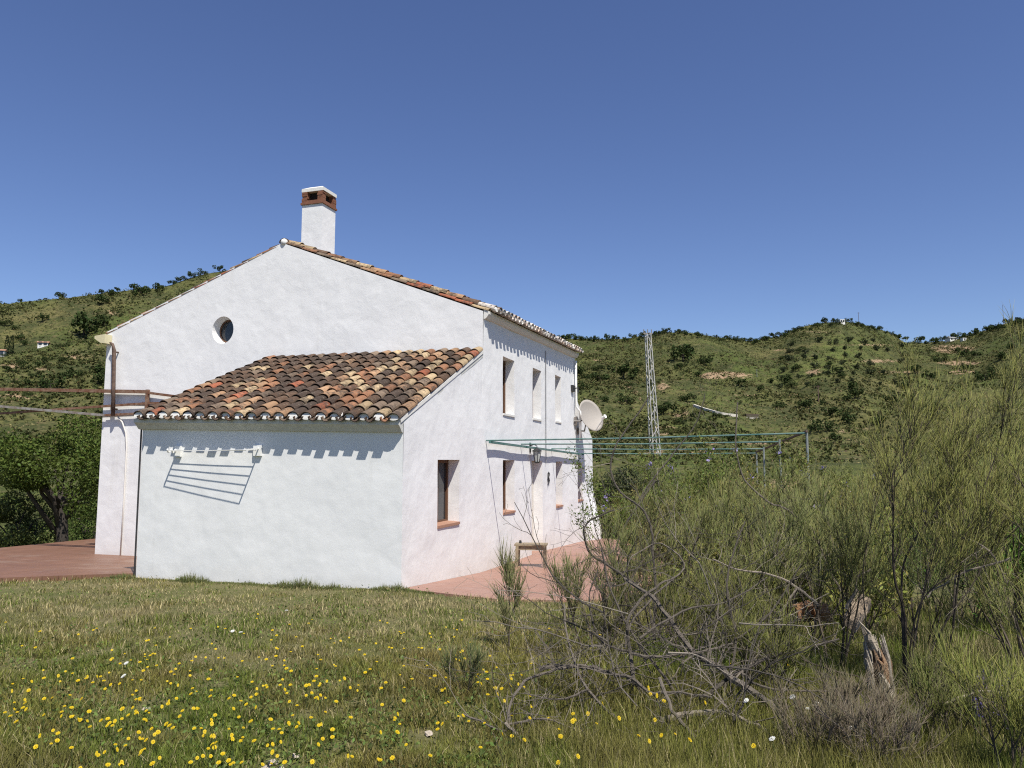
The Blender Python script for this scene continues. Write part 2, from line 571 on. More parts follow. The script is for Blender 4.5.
# bare soil and fresh grass on the hills, as spots on the terrain: (px, py, half width, half height, amount)
SOIL = [(728, 375, 26, 4, .75), (712, 376, 10, 3, .6), (662, 386, 9, 6, .6), (682, 416, 15, 9, .42), (664, 431, 22, 6, .6), (708, 441, 14, 4, .55),
        (645, 455, 20, 4, .4), (815, 372, 13, 4, .55), (855, 430, 24, 4, .5), (953, 349, 24, 5, .8), (960, 363, 26, 3, .7), (962, 372, 15, 3, .6),
        (820, 332, 40, 2, .4), (880, 361, 30, 2.5, .5), (81, 356, 26, 4, .45), (12, 365, 18, 5, .5), (20, 398, 40, 7, .5), (112, 312, 9, 3, .5),
        (760, 443, 45, 3, .5), (700, 332, 30, 2, .4), (690, 452, 40, 3, .5), (740, 395, 50, 1.5, .4), (790, 350, 30, 1.5, .4), (600, 360, 20, 2, .4), (870, 345, 40, 1.5, .5), (900, 372, 40, 2, .5), (100, 345, 15, 3, .4), (40, 370, 14, 4, .4), (620, 383, 6, 1.5, .6), (628, 387, 6, 1.5, .6), (635, 392, 5, 2, .6), (640, 399, 3, 3, .5), (790, 485, 40, 14, .45)]
GREEN = [(840, 350, 45, 28, .5), (700, 400, 60, 20, .42), (760, 430, 80, 20, .36), (800, 375, 40, 18, .3), (20, 340, 50, 30, .25), (640, 350, 60, 12, .15),
         (930, 400, 80, 30, .25)]


def hill_masks(V):
    d = V - np.array([0, 0, CAM_Z])
    Yc = d[:, 1] * CP + d[:, 2] * SP
    U = -d[:, 1] * SP + d[:, 2] * CP
    ok = Yc > 5
    px = np.where(ok, 512 + FPX * d[:, 0] / np.maximum(Yc, 1), -9e3)
    py = np.where(ok, 384 - FPX * U / np.maximum(Yc, 1), -9e3)
    m = np.zeros((len(V), 3), np.float32)
    for k, L in ((0, SOIL), (1, GREEN)):
        for (x, y, a, b, w) in L:
            m[:, k] += (1.3 if k == 0 else 1.0) * w * np.exp(-((px - x) / a) ** 2 - ((py - y) / b) ** 2)
    return m


r_far = np.concatenate([np.linspace(R_SPLIT, 110, 40, endpoint=False), np.linspace(110, 520, 330, endpoint=False), np.geomspace(520, 2500, 24)])
polar(r_far, "hills", M["hill"], masks=hill_masks)


def terrace(poly, name, mat):
    # fine strips so that the sheet follows the fall of the ground
    ys = np.linspace(min(p[1] for p in poly), max(p[1] for p in poly), 36)
    bm = bmesh.new()
    vs = [bm.verts.new((x, y, 0)) for x, y in poly]
    bm.faces.new(vs)
    for y in ys[1:-1]:
        bmesh.ops.bisect_plane(bm, geom=bm.verts[:] + bm.edges[:] + bm.faces[:], plane_co=(0, y, 0), plane_no=(0, 1, 0))
    ext = bmesh.ops.extrude_face_region(bm, geom=bm.faces[:])
    low = [g for g in ext["geom"] if isinstance(g, bmesh.types.BMVert)]
    for v in bm.verts: v.co.z = float(base_z(v.co.y))
    for v in low: v.co.z -= 0.35
    bmesh.ops.recalc_face_normals(bm, faces=bm.faces)
    me = bpy.data.meshes.new(name); bm.to_mesh(me); bm.free()
    o = link(name, me, mat)
    o.location = (OX, OY, 0); o.rotation_euler = (0, 0, -TH)
    return tag(o, kind="structure")


terrace(TERR_R, "pavement", M["pave_r"])
terrace(TERR_L, "terrace_pavement", M["pave_l"])

# ------------------------------------------------------------------ the house
house = empty("house", (OX, OY, 0), -TH)
tag(house, "white limewashed two storey house with tiled gable roof and small tiled annex", "house")
W, L1, L2, L3, G, A, H1 = 4.86, 3.541, 11.569, 13.973, 9.333, 6.345, 3.742
ZA_R, ZA_L = 2.16, 2.27               # annex eaves, right and left end
E_N, E_F, E_L = 4.50, 4.74, 4.58      # main eaves


def seg_top(k, y):
    if k == 0: return ZA_R + 0.03 + (H1 - ZA_R) * y / L1
    if k == 1: return E_N + (E_F - E_N) * (y - L1) / (L2 - L1)
    return 3.55 + (2.33 - 3.55) * (y - L2) / (L3 - L2)


def wob(y, z):
    o = 0.016 * (fbm(np.array([y * 0.9]), np.array([z * 0.9]), 5, 3)[0] - 0.5) * 2
    o += 0.27 * float(sstep(12.2, 14.0, y)) * float(sstep(0.9, -0.7, z))
    return float(o)


WIN = [(4.753, 5.593, 2.60, 3.82), (7.03, 7.80, 2.62, 3.84), (9.175, 9.83, 2.66, 3.90),
       (1.325, 2.312, 0.53, 1.63), (4.76, 5.61, 0.53, 1.63), (9.23, 9.95, 0.42, 1.60), (11.83, 12.50, 0.45, 1.55)]
DOOR = (6.92, 7.92, -0.62, 1.62)
HOLES = WIN + [DOOR]

# long side wall with its openings, hand-plastered and a little uneven
yl = {0.0, L1, L2, L3}
zl = {-1.1}
for (a, b, c, d) in HOLES:
    yl |= {a, b}; zl |= {c, d}
yl |= {round(v, 3) for v in np.arange(0.17, L3, 0.17) if min(abs(v - q) for q in yl) > 0.05}
zl |= {round(v, 3) for v in np.arange(-1.0, 5.0, 0.17) if min(abs(v - q) for q in zl) > 0.05}
zl.add(5.2)
yl, zl = sorted(yl), sorted(zl)
mb = MB()
vid = {}


def wv(y, z):
    key = (round(y, 4), round(z, 4))
    if key not in vid:
        vid[key] = mb.n
        mb.add([(wob(y, z), y, z)], [])
    return vid[key]


for y0, y1 in zip(yl[:-1], yl[1:]):
    k = 0 if y1 <= L1 + 1e-6 else (1 if y1 <= L2 + 1e-6 else 2)
    for z0, z1 in zip(zl[:-1], zl[1:]):
        ym, zm = (y0 + y1) / 2, (z0 + z1) / 2
        if any(a < ym < b and c < zm < d for (a, b, c, d) in HOLES): continue
        ta, tb = seg_top(k, y0), seg_top(k, y1)
        if z0 >= max(ta, tb) - 1e-4: continue
        q = [(y0, min(z0, ta)), (y1, min(z0, tb)), (y1, min(z1, tb)), (y0, min(z1, ta))]
        ids = []
        for p in q:
            i = wv(*p)
            if i not in ids: ids.append(i)
        if len(ids) >= 3: mb.f.append(tuple(ids))
DEP = 0.26
for (a, b, c, d) in HOLES:                # reveals of the deep openings
    ysr = [y for y in yl if a - 1e-6 <= y <= b + 1e-6]; zsr = [z for z in zl if c - 1e-6 <= z <= d + 1e-6]
    for z0, z1 in zip(zsr[:-1], zsr[1:]):
        for y in (a, b):
            mb.add([(wob(y, z0), y, z0), (wob(y, z1), y, z1), (-DEP, y, z1), (-DEP, y, z0)], [(0, 1, 2, 3)])
    for y0, y1 in zip(ysr[:-1], ysr[1:]):
        for z in (c, d):
            mb.add([(wob(y0, z), y0, z), (wob(y1, z), y1, z), (-DEP, y1, z), (-DEP, y0, z)], [(0, 1, 2, 3)])
side = mb.build("side_wall", M["plaster"], house, smooth=False)

# gable wall facing the camera with a round, splayed opening; a local plane y = L1
WC, WR = (-6.13, 4.50), 0.29
outer = [(-G - 0.05, -1.1), (-0.006, -1.1), (-0.006, E_N + 0.06), (-G / 2, A), (-G - 0.02, E_L + 0.05)]
ring = [(WC[0] + WR * 0.97 * math.cos(t), WC[1] + WR * 1.05 * math.sin(t)) for t in np.linspace(0, 2 * math.pi, 33)[:-1]]
polys = [[Vector((x, z, 0)) for x, z in outer], [Vector((x, z, 0)) for x, z in ring]]
tri = tessellate_polygon(polys)
flat = outer + ring
mb = MB()
mb.add([(x, L1, z) for x, z in flat], [tuple(t) for t in tri])
nr = len(ring); inner = [(WC[0] + 0.86 * (x - WC[0]), WC[1] + 0.86 * (z - WC[1])) for x, z in ring]
mb.add([(x, L1, z) for x, z in ring] + [(x, L1 + 0.24, z) for x, z in inner],
       [(i, (i + 1) % nr, nr + (i + 1) % nr, nr + i) for i in range(nr)])
mb.build("gable_wall", M["plaster"], house)
w = MB(); w.add([(x, L1 + 0.22, z) for x, z in inner], [tuple(range(nr))])
win = w.build("round_window", M["glass"], house)
win["label"] = "small round window deep in the gable"
fr = MB()
fr.add([(WC[0] + s * (x - WC[0]), L1 + yy, WC[1] + s * (z - WC[1])) for s, yy in ((1.0, 0.20), (0.88, 0.20), (0.88, 0.22)) for x, z in inner],
       [(k * nr + i, k * nr + (i + 1) % nr, (k + 1) * nr + (i + 1) % nr, (k + 1) * nr + i) for k in (0, 1) for i in range(nr)])
fr.build("window_frame", M["wood"], win)

# annex front wall, its left return, the far walls and floors that close the volume
mb = MB()
nx = 28
for i in range(nx):
    xa, xb = -W + W * i / nx, -W + W * (i + 1) / nx
    za, zb = [ZA_L + (ZA_R - ZA_L) * i_ / nx for i_ in (i, i + 1)]
    mb.add([(xa, 0.0, -0.7), (xb, 0.0, -0.7), (xb, 0.0, zb), (xa, 0.0, za)], [(0, 1, 2, 3)])
mb.add([(-W, 0.0, -0.7), (-W, L1 + 0.02, -0.9), (-W, L1 + 0.02, H1), (-W, 0.0, ZA_L)], [(0, 1, 2, 3)])
mb.build("annex_wall", M["annex"], house)
mb = MB()
mb.add([(-G - 0.05, L1 + 0.004, -1.2), (-G - 0.05, L2, -1.2), (-G - 0.02, L2, E_L), (-G - 0.02, L1 + 0.004, E_L)], [(0, 1, 2, 3)])
mb.add([(-G - 0.05, L2, -1.2), (-0.02, L2 + 0.01, -1.2), (-0.02, L2 + 0.01, E_F), (-G / 2, L2, A), (-G - 0.02, L2, E_L)], [(0, 1, 2, 3, 4)])
mb.add([(-W, L3, -1.2), (0.24, L3, -1.2), (0.02, L3, 0.2), (-0.01, L3, 2.33), (-W, L3, 2.33)], [(0, 1, 2, 3, 4)])
mb.add([(-W, L2, -1.2), (-W, L3, -1.2), (-W, L3, 2.33), (-W, L2, 3.55)], [(0, 1, 2, 3)])
mb.build("rear_wall", M["plaster"], house)

# windows in the long wall
for n, (a, b, c, d) in enumerate(WIN):
    up = n < 3
    fb = MB()
    xf = -DEP + 0.03
    t = 0.055
    fb.box(xf - 0.03, xf + 0.02, a + 0.003, a + t, c + 0.003, d - 0.003)
    fb.box(xf - 0.03, xf + 0.02, b - t, b - 0.003, c + 0.003, d - 0.003)
    fb.box(xf - 0.028, xf + 0.018, a + t, b - t, c + 0.003, c + t)
    fb.box(xf - 0.028, xf + 0.018, a + t, b - t, d - t, d - 0.003)
    fb.box(xf - 0.028, xf + 0.024, (a + b) / 2 - 0.03, (a + b) / 2 + 0.03, c + t, d - t)
    wf = fb.build("window", M["wood"], house)
    pb = MB(); pb.box(xf - 0.02, xf - 0.012, a + t, b - t, c + t, d - t)
    pb.build("pane", M["glass"], wf)
    if n in (3, 4):
        cb = MB()
        ys_ = np.linspace(a + t, b - t, 40)
        cb.add([(xf - 0.055 + 0.012 * math.sin(i * 1.4), y, z) for z in (c + 0.06, d - 0.06) for i, y in enumerate(ys_)],
               [(i, i + 1, 41 + i, 40 + i) for i in range(39)])
        cb.build("curtain", M["shutter"], wf)
    sb = MB()
    sb.add([(-DEP + 0.004, a + 0.004, c + 0.030), (-DEP + 0.004, b - 0.004, c + 0.030), (0.022, b + 0.0, c + 0.012), (0.022, a - 0.0, c + 0.012),
            (-DEP + 0.004, a + 0.004, c - 0.022), (-DEP + 0.004, b - 0.004, c - 0.022), (0.022, b + 0.0, c - 0.030), (0.022, a - 0.0, c - 0.030)],
           [(0, 1, 2, 3), (4, 7, 6, 5), (3, 2, 6, 7), (0, 3, 7, 4), (1, 5, 6, 2), (0, 4, 5, 1)])
    sb.build("sill", M["sill"] if not up else M["mortar"], wf)
db = MB()
a, b, c, d = DOOR
db.box(-DEP - 0.03, -DEP + 0.02, a + 0.01, b - 0.01, c, d - 0.01)
for y0, y1 in ((a + .1, (a + b) / 2 - .05), ((a + b) / 2 + .05, b - .1)):
    for z0, z1 in ((c + .15, 0.3), (0.42, d - .15)):
        db.box(-DEP + 0.018, -DEP + 0.03, y0, y1, z0, z1)
dr = db.build("door", M["door"], house)
hb = MB(); hb.tube([(-DEP + .02, a + .12, .35), (-DEP + .08, a + .12, .35), (-DEP + .08, a + .24, .35)], 0.012)
hb.build("handle", M["iron"], dr)

# barrel-tile roofs -------------------------------------------------------
PAL = [((0.068, 0.048, 0.037), 27), ((0.115, 0.072, 0.048), 24), ((0.27, 0.135, 0.075), 15), ((0.35, 0.215, 0.125), 14), ((0.43, 0.32, 0.19), 13),
       ((0.32, 0.11, 0.06), 4), ((0.19, 0.14, 0.10), 14)]
_pc = [c for c, _ in PAL]; _pw = [w for _, w in PAL]


def barrel(mb, p0, p1, side_v, up, r0, r1, th, convex, col, seg=8):
    """one tapered half-round tile from p0 (low end) to p1 (high end)"""
    V = []
    for p, r in ((p0, r0), (p1, r1)):
        for rad in (r, r - th):
            for k in range(seg + 1):
                a = math.pi * k / seg
                s, u = math.cos(a) * rad, math.sin(a) * rad * (0.80 if convex else -0.9)
                V.append(p + side_v * s + up * u)
    n = seg + 1
    F = []
    for k in range(seg):
        F += [(k, k + 1, 2 * n + k + 1, 2 * n + k), (n + k, 3 * n + k, 3 * n + k + 1, n + k + 1),
              (k, n + k, n + k + 1, k + 1), (2 * n + k, 2 * n + k + 1, 3 * n + k + 1, 3 * n + k)]
    F += [(0, 2 * n, 3 * n, n), (seg, n + seg, 3 * n + seg, 2 * n + seg)]
    mb.add(V, F, col)


def tiled_slope(e0, e1, r0, r1, ncol, nrow, over, name, parent, dark=1.0, mortar=True, seed=1, last_light=True, white_tips=False):
    """e0-e1: eave line, r0-r1: top line (same parametrisation)"""
    rd = random.Random(seed)
    e0, e1, r0, r1 = map(lambda q: np.asarray(q, float), (e0, e1, r0, r1))
    tb, wb = MB(), MB()
    along = (e1 - e0); Lw = np.linalg.norm(along); along /= Lw
    pitchw = Lw / ncol
    nrm = np.cross(along, (r0 - e0)); nrm /= np.linalg.norm(nrm)
    if nrm[2] < 0: nrm = -nrm
    for kind in (0, 1):                                 # channels first, then covers
        for i in range(ncol + (1 if kind == 0 else 0)):
            if kind == 0 and i in (0, ncol): continue
            u = (i + (0.0 if kind == 0 else 0.5)) / ncol
            lo, hi = e0 + (e1 - e0) * u, r0 + (r1 - r0) * u
            dv = hi - lo; Ls = np.linalg.norm(dv); dv /= Ls
            lo = lo - dv * (over + (0.05 if kind == 0 else -0.02))
            Ls = np.linalg.norm(hi - lo)
            wander = rd.uniform(-0.008, 0.008)
            for j in range(nrow):
                t0, t1 = Ls * j / nrow, Ls * (j + 1) / nrow + 0.075
                if t1 > Ls: t1 = Ls
                lift0, lift1 = 0.018, 0.0
                jit = along * (wander + rd.uniform(-0.012, 0.012)) + dv * rd.uniform(-0.018, 0.018) + nrm * rd.uniform(-.004, .007)
                h = 0.050 if kind == 1 else 0.068
                p0 = lo + dv * t0 + nrm * (h + lift0) + jit
                p1 = lo + dv * t1 + nrm * (h + lift1 - 0.004) + jit
                dk = 2.2 * float(sstep(.40, .62, fbm(np.array([i * .21 + seed]), np.array([j * .24]), 900 + seed, 2))[0]) + .25
                col = rd.choices(_pc, [w_ * (dk if q_ < 2 else 1.0) for q_, w_ in enumerate(_pw)])[0]
                if kind == 0: col = rd.choices(_pc[:2] + _pc[6:], [5, 4, 2])[0]
                if last_light and i >= ncol - 1: col = rd.choices(_pc[1:], [1, 3, 4, 4, 1, 3])[0]
                if white_tips and j == 0: col = rd.choice([(.62, .56, .50), (.55, .44, .36), (.66, .63, .58)])
                f = rd.uniform(0.75, 1.2) * dark
                col = tuple(v * f for v in col)
                rr = pitchw * (0.40 if kind == 1 else 0.37)
                barrel(tb, p0, p1, along, nrm, rr * (1.05 if kind == 1 else .86), rr * (0.86 if kind == 1 else 1.02), 0.013, kind == 1, col)
            if kind == 1 and mortar:                     # white mortar stuffed under the cover at the eave
                c0 = lo + dv * 0.006 + nrm * 0.056
                rr = pitchw * 0.33
                zv = np.array([0, 0, 1.0]); ho = -np.array([dv[0], dv[1], 0.0]); ho /= np.linalg.norm(ho)
                V = [c0 + along * (math.cos(a) * rr) + zv * (math.sin(a) * rr * .9) + ho * (.002 + .02 * (1 - math.sin(a))) for a in np.linspace(0, math.pi, 11)]
                V += [c0 + along * (math.cos(a) * rr) - zv * (math.sin(a) * rr * 0.45) + ho * .022 for a in np.linspace(0, math.pi, 7)[::-1][1:-1]]
                nn = len(V)
                V2 = [p + dv * 0.12 for p in V]
                wb.add(V + V2, [tuple(range(nn))] + [(k, (k + 1) % nn, nn + (k + 1) % nn, nn + k) for k in range(nn)])
    ro = tb.build(name, M["tile"], parent)
    if mortar:
        wb.build("eave_mortar", M["mortar"], ro)
    return ro, nrm


# annex roof
ar, nrm = tiled_slope((-W - 0.06, 0, ZA_L + 0.10), (0.05, 0, ZA_R + 0.09), (-W - 0.06, L1, H1 + 0.02), (0.05, L1, H1), 20, 13, 0.19, "annex_roof", house, seed=4)
mb = MB()       # deck under the tiles, grey eave cornice, white verge mortar
mb.add([(-W - 0.05, -0.02, ZA_L + 0.075), (0.0, -0.02, ZA_R + 0.065), (0.0, L1, H1 - 0.02), (-W - 0.05, L1, H1),
        (-W - 0.05, -0.02, ZA_L - 0.01), (0.0, -0.02, ZA_R - 0.01), (0.0, L1, H1 - 0.10), (-W - 0.05, L1, H1 - 0.08)],
       [(0, 1, 2, 3), (7, 6, 5, 4), (0, 4, 5, 1), (1, 5, 6, 2), (3, 2, 6, 7), (0, 3, 7, 4)])
mb.build("deck", M["grey"], ar)
mb = MB()
V = []
prof = [(-0.001, -0.13), (-0.05, -0.12), (-0.10, -0.06), (-0.155, -0.015), (-0.155, 0.045), (-0.001, 0.085)]
for x, z in ((-W - 0.05, ZA_L), (0.0, ZA_R)):
    V += [(x, y, z + dz) for y, dz in prof]
n = len(prof)
mb.add(V, [(k, (k + 1) % n, n + (k + 1) % n, n + k) for k in range(n)] + [tuple(range(n)), tuple(range(2 * n - 1, n - 1, -1))])
mb.build("eave_cornice", M["grey"], ar)
mb = MB()
mb.beam((-0.01, -0.12, ZA_R + 0.045), (-0.01, L1 - 0.02, H1 + 0.005), 0.05, 0.06)
mb.build("verge_mortar", M["mortar"], ar)

# main roof: two slopes
yr0, yr1 = L1 + 0.05, L2 + 0.05
mr, _ = tiled_slope((0.02, yr1, E_F + 0.10), (0.02, yr0, E_N + 0.10), (-G / 2, yr1, A + 0.03), (-G / 2, yr0, A + 0.0), 32, 14, 0.20, "roof", house, seed=9, white_tips=True)
tiled_slope((-G, yr0, E_L - 0.01), (-G, yr1, E_L + 0.1), (-G / 2, yr0, A - 0.04), (-G / 2, yr1, A + 0.03), 32, 14, 0.16, "roof", house, seed=11)
mb = MB()
for sx, ez0, ez1 in ((0.0, E_N, E_F), (-G, E_L, E_L)):
    mb.add([(sx, yr0, ez0 + 0.03), (sx, yr1, ez1 + 0.03), (-G / 2, yr1, A), (-G / 2, yr0, A - 0.03),
            (sx, yr0, ez0 - 0.05), (sx, yr1, ez1 - 0.05), (-G / 2, yr1, A - 0.1), (-G / 2, yr0, A - 0.12)],
           [(0, 1, 2, 3), (7, 6, 5, 4), (0, 4, 5, 1), (1, 5, 6, 2), (3, 2, 6, 7), (0, 3, 7, 4)])
mb.build("deck", M["mortar"], mr)
mb = MB()
prof = [(0.004, -0.10), (0.05, -0.085), (0.09, -0.04), (0.11, 0.0), (0.11, 0.055), (0.004, 0.09)]
V = []
for y, z in ((L1 + 0.006, E_N), (L2 + 0.03, E_F)):
    V += [(x, y, z + dz) for x, dz in prof]
mb.add(V, [(k, (k + 1) % n, n + (k + 1) % n, n + k) for k in range(n)] + [tuple(range(n)), tuple(range(2 * n - 1, n - 1, -1))])
mb.build("eave_cornice", M["mortar"], mr)
# ridge tiles and their white end
rb = MB()
for k in range(20):
    ya, yb = yr0 + (yr1 - yr0) * k / 20, yr0 + (yr1 - yr0) * (k + 1) / 20 + 0.05
    col = random.choices(_pc, _pw)[0]
    barrel(rb, np.array([-G / 2, ya, A + 0.03]), np.array([-G / 2, yb, A + 0.025]), np.array([1.0, 0, 0]), np.array([0, 0, 1.0]), 0.12, 0.10, 0.014, True, col)
rb.build("ridge_tiles", M["tile"], mr)
mb = MB(); mb.lathe([(0.02, -.05), (0.065, -.04), (0.08, 0.02), (0.065, 0.07), (0.02, 0.10)], (-G / 2 + 0.03, L1 + 0.03, A + 0.0), 12)
mb.build("ridge_plug", M["mortar"], mr, smooth=True)
# verge row of tiles on the gable edge, right slope (short, jointed tiles lying along the slope)
vb = MB(); rd = random.Random(5)
for sgn, (xe, ze) in ((1, (0.10, E_N + 0.05)), (-1, (-G - 0.06, E_L - 0.03))):
    yv = L1 + 0.06
    p_lo, p_hi = np.array([xe, yv, ze + (0.0 if sgn > 0 else 0.0)]), np.array([-G / 2 + 0.14 * sgn, yv, A + (-0.03 if sgn > 0 else -0.075)])
    nt = 13
    dv = (p_hi - p_lo) / nt
    up = np.cross(dv, [0, -1.0, 0]); up /= np.linalg.norm(up)
    if up[2] < 0: up = -up
    for k in range(nt):
        col = rd.choices(_pc[2:], [5, 5, 4, 3, 2])[0]
        barrel(vb, p_lo + dv * k + up * (0.012), p_lo + dv * (k + 1.14) - up * 0.006, np.array([0, 1.0, 0]), up, 0.072, 0.06, 0.013, True, col)
vb.build("verge_tiles", M["tile"], mr)

# back annex roof
tiled_slope((-W, L3, 2.20), (-0.12, L3, 2.20), (-W, L2, 3.36), (-0.12, L2, 3.36), 20, 8, 0.1, "annex_roof", house, seed=14)

# chimney
cx, cy, ctop = -4.87, L1 + 1.75, 8.13
ch = MB()
hx, hy = 0.275, 0.30
ch.box(cx - hx, cx + hx, cy - hy, cy + hy, 5.7, ctop - 0.42)
cho = ch.build("chimney", M["plaster"], house)
cb = MB()
zb = ctop - 0.42
cb.box(cx - hx - .03, cx + hx + .03, cy - hy - .03, cy + hy + .03, zb + 0.002, zb + 0.052)
cb.box(cx - hx - .01, cx + hx + .01, cy - hy - .01, cy + hy + .01, zb + 0.055, zb + 0.10)
for sx in (-1, 1):
    for sy in (-1, 1):
        for q in range(4):
            z0 = zb + 0.102 + q * 0.055
            j = rd.uniform(-.008, .008)
            cb.box(cx + sx * (hx - .065) - .07 + j, cx + sx * (hx - .065) + .07 + j, cy + sy * (hy - .065) - .07 + j, cy + sy * (hy - .065) + .07 + j, z0, z0 + 0.049)
cb.build("brick_crown", M["brick"], cho)
fb = MB(); fb.box(cx - hx + .12, cx + hx - .12, cy - hy + .12, cy + hy - .12, zb + 0.10, zb + 0.31)  # solid near-black box filling the opening of the brick crown
fb.build("flue", M["near_black"], cho)
cb = MB()
z0 = zb + 0.322
o1, o2 = hx + .025, hx + .02
cb.add([(cx - o1, cy - o1, z0), (cx + o1, cy - o1, z0), (cx + o1, cy + o1, z0), (cx - o1, cy + o1, z0),
        (cx - o1, cy - o1, z0 + .08), (cx + o1, cy - o1, z0 + .08), (cx + o1, cy + o1, z0 + .08), (cx - o1, cy + o1, z0 + .08),
        (cx - .17, cy - .15, z0 + .16), (cx + .17, cy - .15, z0 + .16), (cx + .17, cy + .15, z0 + .16), (cx - .17, cy + .15, z0 + .16)],
       [(0, 3, 2, 1), (0, 1, 5, 4), (1, 2, 6, 5), (2, 3, 7, 6), (3, 0, 4, 7), (4, 5, 9, 8), (5, 6, 10, 9), (6, 7, 11, 10), (7, 4, 8, 11), (8, 9, 10, 11)])
cb.build("chimney_cap", M["mortar"], cho)

# cream end of the left gutter, pipe, white hose, thin black line at the annex corner, cables
mb = MB()
mb.add([(-9.50, L1 - .22, 4.50), (-9.20, L1 - .22, 4.53), (-9.20, L1 - .22, 4.32), (-9.32, L1 - .22, 4.33), (-9.50, L1 - .22, 4.44),
        (-9.50, L1 - .01, 4.50), (-9.20, L1 - .01, 4.53), (-9.20, L1 - .01, 4.32), (-9.32, L1 - .01, 4.33), (-9.50, L1 - .01, 4.44)],
       [(0, 1, 2, 3, 4), (9, 8, 7, 6, 5)] + [(k, 5 + k, 5 + (k + 1) % 5, (k + 1) % 5) for k in range(5)])
mb.build("gutter", M["cream"], house)
mb = MB()
mb.tube([(-9.13, L1 - .13, 4.34), (-9.05, L1 - .13, 4.30), (-9.0, L1 - .13, 4.15), (-8.96, L1 - .13, 3.3), (-8.93, L1 - .13, 2.66)], [0.02, .03, .045, .045, .045], 8)
mb.tube([(-9.0, L1 - .13, 4.12), (-9.0, L1 + .01, 4.12)], .02, 6)
mb.tube([(-8.95, L1 - .13, 2.8), (-8.95, L1 + .01, 2.8)], .02, 6)
mb.build("downpipe", M["pipe"], house, smooth=True)
mb = MB()
mb.tube([(-8.86, L1 - .06, 2.62), (-8.74, L1 - .05, 2.50), (-8.64, L1 - .03, 2.25), (-8.60, L1 - .03, 1.9), (-8.60, L1 - .03, 0.8), (-8.62, L1 - .03, -0.5)], 0.017, 8)
mb.build("hose", M["hose"], house, smooth=True)
mb = MB()
mb.tube([(-W - .02, 0.02, ZA_L + .02), (-W - .018, -0.012, ZA_L - .15), (-W - .018, -0.012, 0.9), (-W - .018, -0.012, -0.36)], 0.015, 8)
mb.build("corner_line", M["iron"], house)  # thin dark tube down the left front edge of the annex
mb = MB()
mb.tube([(.03, 8.15, 4.4), (.025, 8.15, 2.2), (.025, 8.15, 1.55)], 0.011, 5)
mb.build("cable", M["cable"], house)
mb = MB()
mb.tube([(.06, 11.42, 4.55), (.06, 11.42, 3.7), (.06, 11.44, 3.2), (.16, 11.5, 3.05), (.16, 11.5, 2.2)], 0.035, 8)
mb.build("drainpipe", M["white"], house, smooth=True)
mb = MB()
mb.box(.0, .07, 11.0, 11.3, 3.62, 3.80); mb.tube([(.07, 11.1, 3.7), (.20, 11.1, 3.72), (.2, 11.1, 3.58)], .02, 6)
mb.build("cable_bracket", M["iron"], house)

# ------------------------------------------------------------------ things on and around the house
HO = lambda x, y, z: tuple(hw(x, y, z))


def hthing(name, x, y, z, label, cat, group=None):
    return tag(empty(name, HO(x, y, z), -TH), label, cat, group)


# clothes rack, folded out from the annex wall (origin on the wall)
t = hthing("clothes_rack", -3.31, 0.0, 1.78, "white fold out clothes rack with five bars on the annex wall", "clothes rack")
m = MB()
m.box(-.84, -.72, -.05, -.002, -.10, .08)
m.build("bracket", M["white"], t)
m = MB()
m.box(.70, .84, -.05, -.002, -.09, .08)
m.build("bracket", M["white"], t)
m = MB()
La, Lb = 0.20, 0.31
for q in range(4):
    f0, f1 = q / 4, (q + 1) / 4
    m.beam((-.80 - .02 * (q % 2), -.05 - La * f0, 0.02 - .05 * (q % 2)), (-.80 - .02 * ((q + 1) % 2), -.05 - La * f1, 0.02 - .05 * ((q + 1) % 2)), .016, .03)
m.build("arm", M["white"], t)
m = MB()
m.beam((.80, -.03, .03), (.80, -.05 - Lb, .0), .016, .022)
m.build("arm", M["white"], t)
for q in range(5):
    f = (q + 1) / 5
    b_ = MB(); b_.tube([(-.80, -.05 - La * f, .0), (0, -.05 - (La + Lb) / 2 * f, -.006), (.80, -.05 - Lb * f, .0)], 0.0055, 6)
    b_.build("bar", M["white"], t)

# green tube frame fixed to the long wall
t = hthing("pergola_frame", 0, 0, 0, "green steel tube pergola frame reaching from the house wall to blue posts", "pergola")
ty = [3.70, 6.05, 8.75, 11.85]; tx = [5.90, 5.51, 5.22, 5.05]; tz = [2.01, 1.99, 1.93, 1.84]; ez = [2.09, 2.0, 1.9, 1.83]
m = MB(); m.beam((.10, ty[0] - .03, tz[0] - .03), (.10, ty[3] + .3, tz[3] - .03), .05, .045); m.build("wall_rail", M["green"], t)
for y, x, z, e in zip(ty, tx, tz, ez):
    b_ = MB(); b_.tube([(.01, y, z), (x / 2, y, (z + e) / 2 - .02), (x, y, e)], .0155, 8); b_.build("tube", M["green"], t)
    gx, gy, _ = hw(x, y)
    gz = float(height(np.array([gx]), np.array([gy]))[0])
    b_ = MB(); b_.tube([(x, y, gz - .1), (x, y, e + .05)], .022, 8); b_.build("post", M["post"], t)
m = MB(); m.beam((tx[0], ty[0] - .05, ez[0] + .03), (tx[3], ty[3] + .05, ez[3] + .03), .035); m.build("end_rail", M["pipe"], t)

# rusty rail frame fixed to the gable above the left paving
t = hthing("rail_frame", -8.03, L1 - .08, 0, "rusty brown steel rail frame high above the brown paving beside the gable", "rail frame")
YL = 0.0


def rl(x, z, dy=0.0): return np.array([x + 8.03, dy, z])


